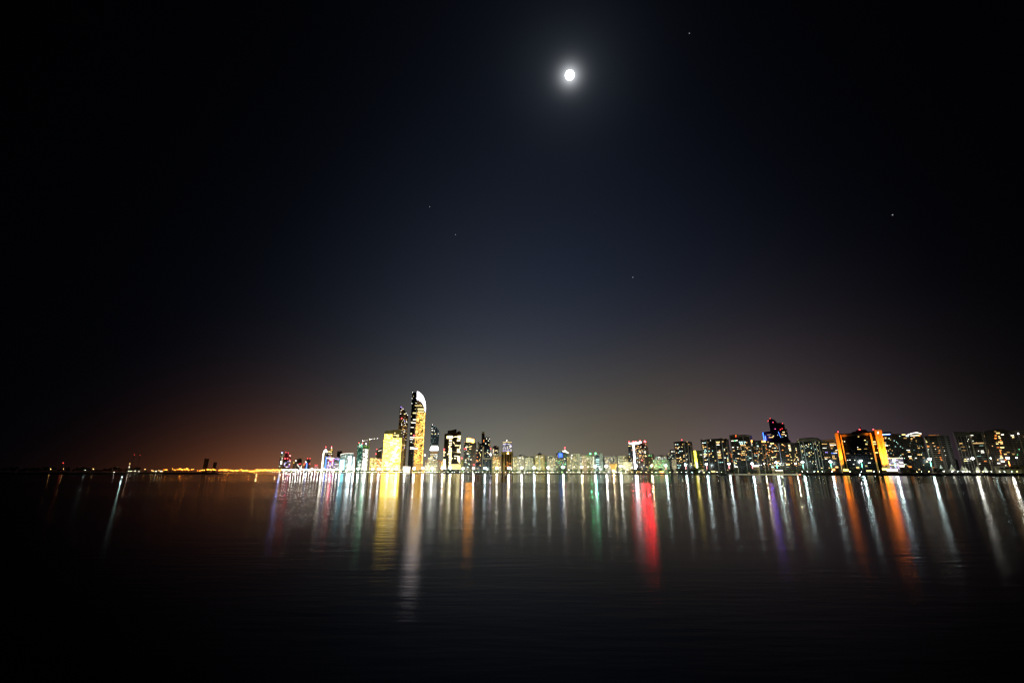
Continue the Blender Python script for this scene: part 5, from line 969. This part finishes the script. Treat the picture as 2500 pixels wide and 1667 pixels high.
B.vol('arch_roof', [(2212, 1064), (2216, 1061.5), (2226, 1057.5), (2238, 1055.8), (2247, 1057), (2249.5, 1060.5), (2249.5, 1064)], plain('dark_glass_roof', (.05, .045, .04), .3), closed=True, depth=14, off=-2)
ar = [(2211.5, 1062.5), (2216, 1060.6), (2226, 1056.8), (2238, 1055), (2249, 1057.4)]
B.vol('arch_light', ar + [(x, y + 1.3) for x, y in ar[::-1]], glow('arch_white_light', (1, .92, .82), 5, False), closed=True, depth=1, off=.8)
for x, y, wv, hv, k in ((2206, 1060.6, 9, 2.2, 'y'), (2215.5, 1064.4, 6, 2.4, 'c'), (2230, 1063, 16, 1.4, 'n'), (2241, 1062, 7, 3, 'y'), (2247.5, 1060, 4, 2, 'w'), (2245, 1064, 4, 1.6, 'o'), (2210, 1069, 8, 2.8, 'd'), (2231.5, 1067.2, 3.6, 1.6, 'w'), (2217.5, 1098.6, 8, 2, 'n'), (2219.5, 1102.6, 6, 1.8, 'w'), (2221.5, 1114, 8, 2, 'n'), (2223, 1118.4, 6, 2.6, 'w'), (2236, 1117.8, 4, 2, 'n'), (2243.5, 1109.5, 7, 1.8, 'w'), (2249.6, 1109.5, 3, 2, 'y'), (2231.5, 1098.5, 3, 1.4, 't'), (2225.5, 1075.5, 3, 1.4, 'd')): B.win(x, y, wv, hv, k, off=.6)
B.wins(20, 2206, 2252, 1072, 1136, 'tdw', wr=(1.2, 2.4))
B = bld('lit_podium', 'low curved podium with violet and white lit glass behind the hotel', 2166, 2203, 1116.5, 52, fac((.36, .30, .28), (.1, .08, .14), p=.55, st=.9, a=(.7, .5, 1), b=WHT, bw=4, wy=.7, base=.16, basecol=(.7, .5, .9))); B.win(2201, 1129.5, 8, 3, 'n'); B.win(2187, 1118, 34, 1.4, 'y', name='cornice_light'); B.win(2190, 1134.5, 40, 1.2, 'y', name='cornice_light')
# balcony slab
B = Bld('balcony_slab_tower', 'pale brown balcony slab tower with a curving white fin at its left edge', 2288, 1063, 64, None); m1 = fac((.17, .13, .10), (.02, .018, .016), p=.05, st=1.1, a=ORG, b=WHT, fh=3.6, bw=14, wx=.84, wy=.6, cl=.5)
B.vol('wall', [(2257, 1064.5), (2266, 1064), (2267, 1062), (2292, 1061.4)], m1, depth=26); B.vol('wall', [(2292, 1062), (2316, 1062.8)], fac((.13, .115, .11), (.02, .018, .016), p=.015, fh=3.6, bw=11, wx=.7, wy=.55), depth=24, off=-1.5); piers(B, (2266.5, 2293), 1063, 2.2, (.15, .12, .10))
B.vol('white_fin', [(2256, 1066), (2257.4, 1066)], plain('pale_fin', (.5, .5, .42), .7), depth=4, off=1.4)
for x, y, k in ((2260.4, 1075.5, 'y'), (2262.5, 1079, 'y'), (2264, 1086.5, 'd'), (2265, 1090, 'o'), (2267, 1097, 'n'), (2278.5, 1081, 'w'), (2281.5, 1088.7, 'w'), (2290, 1092, 'o'), (2284, 1096, 'n'), (2293.5, 1099.5, 'w'), (2293, 1105, 'o'), (2296, 1115.6, 'o'), (2297, 1119.4, 'o'), (2299, 1123, 'o'), (2286, 1115.5, 'd'), (2303, 1091.5, 'd'), (2306, 1100, 'n'), (2308.5, 1111, 'n')): B.win(x, y, 4 if k != 'n' else 2, 1.4, k, off=.5)
B = bld('small_grey_block', 'small grey block in the gap beside the tan framed tower', 2322, 2337, 1121, 80, fac((.2, .2, .17), p=.05)); 
B = Bld('tan_frame_tower', 'dark tower with tan frame, white ribs and a framed balcony half', 2364, 1054, 62, None)
B.box('wall', 2329.6, 2366, 1053.8, fac((.035, .03, .028), GLASSD, **dict(D1, p=.01)), depth=26); B.box('wall', 2366, 2398, 1053, fac((.05, .04, .03), (.02, .018, .015), p=.05, st=1, fh=3.6, bw=20, wx=.9, wy=.55), yt2=1053.4, depth=26)
B.vol('tan_frame', [(2328, 1054.4), (2397.5, 1052.8), (2399, 1056.8), (2367, 1057.5), (2365.5, 1064), (2330.5, 1064.8)], plain('dim_tan_frame', (.17, .13, .09), .8), closed=True, depth=1.4, off=1.2); piers(B, (2366.6, 2397), 1058, 3.2, (.20, .17, .12), 1.4); piers(B, (2337, 2345, 2353, 2359), 1064.5, .7, (.3, .3, .28))
for x, y, wv, k in ((2346, 1082.2, 7, 'w'), (2351, 1090.5, 10, 'd'), (2342.5, 1095, 5, 't'), (2353.5, 1099, 11, 'd'), (2372, 1062.5, 9, 'n'), (2370, 1067, 3, 'w'), (2375.5, 1075.8, 2, 'n'), (2384, 1079.5, 2.4, 'd'), (2396, 1087.5, 10, 't'), (2389, 1100.3, 2.6, 'n'), (2398, 1100, 7, 'n'), (2399, 1104.3, 8, 'n'), (2356.5, 1120.4, 4, 'y'), (2357.5, 1124.6, 8, 'y'), (2363.5, 1120, 3, 'n'), (2390, 1113, 10, 't'), (2405.5, 1125.5, 6, 'o'), (2392, 1132, 3, 'n'), (2364.5, 1072, 1.6, 'n'), (2362.5, 1076.5, 1.6, 'n'), (2366.5, 1090, 1.6, 'n')): B.win(x, y, wv, 1.5, k, off=1.0)
B = Bld('amber_cluster_tower', 'black rounded-top tower with a ragged cluster of amber windows', 2432, 1050, 60, None)
B.vol('wall', [(2402, 1053), (2408, 1051), (2426, 1049.5), (2427, 1047.2), (2449, 1047), (2453, 1049), (2461, 1050.5)], fac((.03, .022, .018), (.018, .014, .012), **dict(D1, p=.03)), depth=26)
for x, y, wv, hv, k in ((2430, 1053, 5, 2, 'd'), (2436.5, 1057, 9, 3, 'w'), (2431, 1063, 5, 2, 'o'), (2439, 1065, 4, 2.6, 'w'), (2447.5, 1060.6, 7, 2, 'n'), (2430.5, 1069.5, 5, 3, 'o'), (2441, 1069, 5, 2.4, 'y'), (2443, 1074, 3, 2, 'o'), (2442.5, 1078.7, 11, 3, 'w'), (2434.8, 1083, 6, 2, 'y'), (2445.5, 1082.5, 6, 2.4, 'w'), (2433, 1079, 4, 1.6, 'd'), (2423, 1088.5, 2.4, 1.8, 'w'), (2447, 1092, 9.5, 2.6, 'y'), (2437, 1092, 6, 1.4, 'o'), (2461.5, 1104, 8, 2, 'd'), (2454.5, 1108.4, 6.5, 2.2, 'w'), (2443, 1104, 2, 8, 'o'), (2444, 1112.5, 5, 2.6, 'w'), (2445.5, 1117, 6, 3, 'y'), (2448.5, 1126, 9, 3.4, 'n'), (2438.5, 1130.5, 7, 2.6, 'n'), (2455, 1122.4, 4, 2.4, 'o'), (2436, 1122, 3, 2, 'w'), (2455.5, 1136, 3, 1.8, 'n')): B.win(x, y, wv, hv, k, off=.6)
B = Bld('corner_pier_tower', 'tall dark tower with tan piers cut by the picture edge', 2492, 1050, 58, None)
B.vol('wall', [(2465, 1052), (2470, 1049.5), (2520, 1048)], fac((.05, .04, .033), (.02, .018, .016), **dict(D1, p=.015)), depth=26); piers(B, (2483, 2500), 1050, 3, (.18, .14, .11)); B.vol('parapet_band', [(2469, 1049.8), (2519, 1048.4), (2519, 1053), (2470, 1055)], plain('dim_tan_frame', (.17, .13, .09), .8), closed=True, depth=1.4, off=1.8)
B.win(2471.5, 1062.8, 8, 2, 'n'); B.win(2473.5, 1067, 5, 2.4, 'y'); B.beacon(2486.3, 1058.6, WHITEB, .9, 3); B.wins(10, 2470, 2498, 1070, 1130, 'tdg', wr=(1, 2))

# ---------------- low things by the water on the right
TENT = plain('tent_canvas', (.75, .72, .62), .8)
def tent(label, xc, half, ytop, sb):
    Bt = Bld('peaked_tent', label, xc, 1140, sb, 38.0, 'tent'); a_, z_ = Bt.P(xc, ytop); b_, _ = Bt.P(xc + half, 1140); r = abs(b_ - a_); h = z_ - LAND
    bm = bmesh.new(); n = 8; rings = []
    for j in range(6):
        t_ = j / 5; rr = r * (1 - t_) ** 1.0 * 1.0 + .15; zz = h * (.38 + .62 * t_ ** 1.6)
        rings.append([bm.verts.new(Bt.T * (a_ + math.cos(k * 2 * math.pi / n + .39) * rr) + Bt.N * (math.sin(k * 2 * math.pi / n + .39) * rr) + Vector((0, 0, zz))) for k in range(n)])
    for r0, r1 in zip(rings, rings[1:]):
        for k in range(n): bm.faces.new((r0[k], r0[(k + 1) % n], r1[(k + 1) % n], r1[k]))
    bm.faces.new(rings[-1]); mobj('canopy', bm, TENT, Bt.root)
    for k in range(0, n, 2):
        q = Bt.T * (a_ + math.cos(k * 2 * math.pi / n + .39) * r) + Bt.N * (math.sin(k * 2 * math.pi / n + .39) * r); bm = bmesh.new(); tube(bm, q, q + Vector((0, 0, h * .4)), .12, .12, 6); mobj('leg', bm, STEEL, Bt.root)
    bm = bmesh.new(); ball(bm, Bt.T * a_ + Bt.N * (r * .2) + Vector((0, 0, h * .34)), .55, 1); mobj('lamp_globe', bm, glow('tent_lamp', (1, .82, .55), 45, False), Bt.root)
    return Bt
for i, (x, hw, yt) in enumerate(((2296, 11, 1134), (2322, 12, 1133), (2348, 12, 1136), (2356, 9, 1138), (2385, 10, 1138.5), (2404, 10, 1139))):
    tent(['pale tent with a yellow glow, first after the dark trees', 'sharp-peaked pale tent beside the yellow-glow tent', 'broad white tent with a pinkish-white glow', 'small white tent tucked by the broad white tent', 'white tent below the amber windowed tower', 'white tent last before the pavilion'][i], x, hw, yt, 34 + (i % 2) * 10)
B = Bld('flat_pavilion', 'long low tan pavilion with dark openings at the end of the quay', 2470, 1137, 30, 38.0); B.box('wall', 2431, 2520, 1138.5, plain('tan_pavilion', (.36, .30, .2), .85), yt2=1137, depth=14)
for xx in (2446, 2458, 2472, 2485): B.vol('opening', [(xx - 4, 1141), (xx + 4, 1141), (xx + 4, 1143.6), (xx - 4, 1143.6)], plain('dark_opening', (.02, .02, .02)), closed=True, depth=.4, off=.3)
B.vol('roof_slab', [(2430, 1138.5), (2520, 1137), (2520, 1135.6), (2430, 1137.2)], plain('pavilion_roof', (.25, .22, .17), .85), closed=True, depth=17, off=1.4)
# lit bars, kiosks and shop fronts at ground level
KS = [(1616, 1151.5, 8, 3, 'O', 'orange lit kiosk among dark trees left of a cool lamp'), (1540, 1150, 10, 3, 'y', 'yellow lit kiosk below the red topped tower'), (1558, 1151, 9, 2.6, 'w', 'amber lit kiosk just right of the light seam'), (1709.5, 1149.5, 9, 4, 'n', 'bright cream kiosk below the yellow stair'),
      (1741, 1150.5, 8, 3, 'y', 'yellow kiosk below the broad black tower'), (1797, 1139, 6, 2.2, 'n', 'white lit canopy left of the beach'), (1845, 1137, 11, 4, 'n', 'long white lit beach pavilion'), (1886, 1139.5, 4, 3, 'c', 'small cool lit hut behind the beach'), (1902, 1148, 14, 2, 'n', 'low white lit beach cafe at the sand'),
      (2035, 1146, 5, 4, 'O', 'orange glowing hut before the left orange slab'), (2043, 1140, 5, 4, 'w', 'amber lit hut above the orange glowing hut'), (2065, 1147, 9, 4, 'Y', 'bright yellow entrance at the foot of the left slab'), (2094, 1141, 5, 4, 'w', 'amber lit stall between the orange hotel slabs'), (2122, 1149, 10, 2, 'y', 'row of small yellow stalls before the hotel'),
      (2160, 1145, 9, 4, 'Y', 'golden terrace bar at the foot of the right slab'), (2178, 1147, 18, 5, 'W', 'dazzling white terrace right of the hotel'), (2202, 1137, 8, 5, 'n', 'round white lit bar by the violet podium'), (2222, 1139, 5, 3, 'o', 'orange lit bar left of the tents')]
for x, y, wv, hv, k, lb in KS:
    Bk = Bld('lit_kiosk', lb, x, 1146, 30 if x < 1950 else 16, 38.0 if x > 1700 else None, 'kiosk', 'lit kiosks along the waterfront'); a_, z_ = Bk.P(x, y); z0 = z_ - LAND; L = wv / 1136 * Bk.A.y * 1.1; hh = max(2.2, hv / 1136 * Bk.A.y)
    z0 = max(z0, hh / 2 + .3); bm = bmesh.new(); Rk = Bk.R3
    box(bm, Bk.T * a_ + Vector((0, 0, z0)), (L, .3, hh), Rk); mobj('lit_front', bm, WM[k], Bk.root)
    bm = bmesh.new(); box(bm, Bk.T * a_ - Bk.N * 2.4 + Vector((0, 0, (z0 + hh / 2) / 2)), (L + .6, 4.2, z0 + hh / 2), Rk); mobj('wall', bm, plain('kiosk_wall', (.3, .26, .2), .8), Bk.root)
    bm = bmesh.new(); box(bm, Bk.T * a_ - Bk.N * 1.6 + Vector((0, 0, z0 + hh / 2 + .2)), (L + 1.6, 6.4, .35), Rk); mobj('roof', bm, plain('kiosk_roof', (.12, .1, .08), .8), Bk.root)

# ---------------- buoys
def buoy(label, x, ywater, ytop, col, lampm):
    d = ray(x, ywater); t_ = -CAMZ / d.z; p = CP + d * t_; d2 = ray(x, ytop); top = CP + d2 * (p.y / d2.y); h = top.z
    g = empty('channel_buoy', (p.x, p.y, 0), label, 'buoy', 'channel buoys'); s = h / 2.0; mt = plain('buoy_paint_' + col, {'green': (.01, .05, .02), 'red': (.12, .01, .01), 'black': (.02, .02, .02)}[col], .6)
    bm = bmesh.new(); tube(bm, (0, 0, -.3 * s), (0, 0, .32 * s), .52 * s, .52 * s, 16); tube(bm, (0, 0, .32 * s), (0, 0, .5 * s), .52 * s, .28 * s, 16); mobj('float', bm, mt, g)
    bm = bmesh.new()
    for k in range(3):
        an = k * 2.094; tube(bm, (math.cos(an) * .3 * s, math.sin(an) * .3 * s, .45 * s), (math.cos(an) * .08 * s, math.sin(an) * .08 * s, 1.5 * s), .05 * s, .04 * s, 5)
    tube(bm, (0, 0, .8 * s), (0, 0, 1.55 * s), .16 * s, .12 * s, 8); mobj('tower_frame', bm, mt, g)
    bm = bmesh.new(); tube(bm, (0, 0, 1.5 * s), (0, 0, 1.72 * s), .2 * s, .2 * s, 10); mobj('topmark', bm, mt, g)
    if lampm: bm = bmesh.new(); ball(bm, (0, 0, 1.86 * s), .14 * s, 1); mobj('lamp', bm, lampm, g)
    if x < 400: point(g, (0, -.25 * s, 1.95 * s), 120, (.65, 1, .85), .08)
buoy('green-lit channel buoy floating before the beach', 1911, 1173, 1163, 'green', glow('green_buoy_lamp', (.05, 1, .3), 10, False))
buoy('red-lit channel buoy near the right end of the beach', 1954.5, 1167.5, 1157.5, 'red', glow('red_buoy_lamp', (1, .06, .02), 20, False))
buoy('dark channel buoy with a white lamp before the orange hotel', 2102, 1173, 1158, 'black', glow('white_buoy_lamp', (.9, .95, 1), 60, False))
buoy('dark buoy with a cold white lamp off the island', 296, 1172.5, 1163.5, 'black', glow('cold_buoy_lamp', (.7, 1, .9), 25, False))

# ---------------- moon and stars
def skyball(name, label, cat, x, y, rpx, mat, group=None):
    d = ray(x, y).normalized(); Dm = 9500; k = (ray(x, y).length) ; r = rpx / F / k * Dm
    bm = bmesh.new(); bmesh.ops.create_icosphere(bm, subdivisions=4 if rpx > 5 else 2, radius=r); o = mobj(name, bm, mat, loc=CP + d * Dm, smooth=True); tag(o, label, cat, group)
skyball('moon', 'brilliant full moon high in the dark sky', 'moon', 1391, 184, 11.5, glow('moon_surface', (1, .985, .94), 5))
ST = glow('star_light', (.85, .9, 1), .3, False)
for x, y, r, lb in ((2179, 525, 1.6, 'brightest star, alone high above the orange hotel'), (1545, 677, 1.2, 'faint star above the red topped tower'), (1049, 505, 1.0, 'faint star, higher of the two above the tallest tower'), (1112, 573, 1.0, 'faint star, lower of the two near the tallest tower'), (1683, 82, 1.2, 'faint star near the top of the sky, right of the moon')):
    skyball('star', lb, 'star', x, y, r, ST, 'stars')
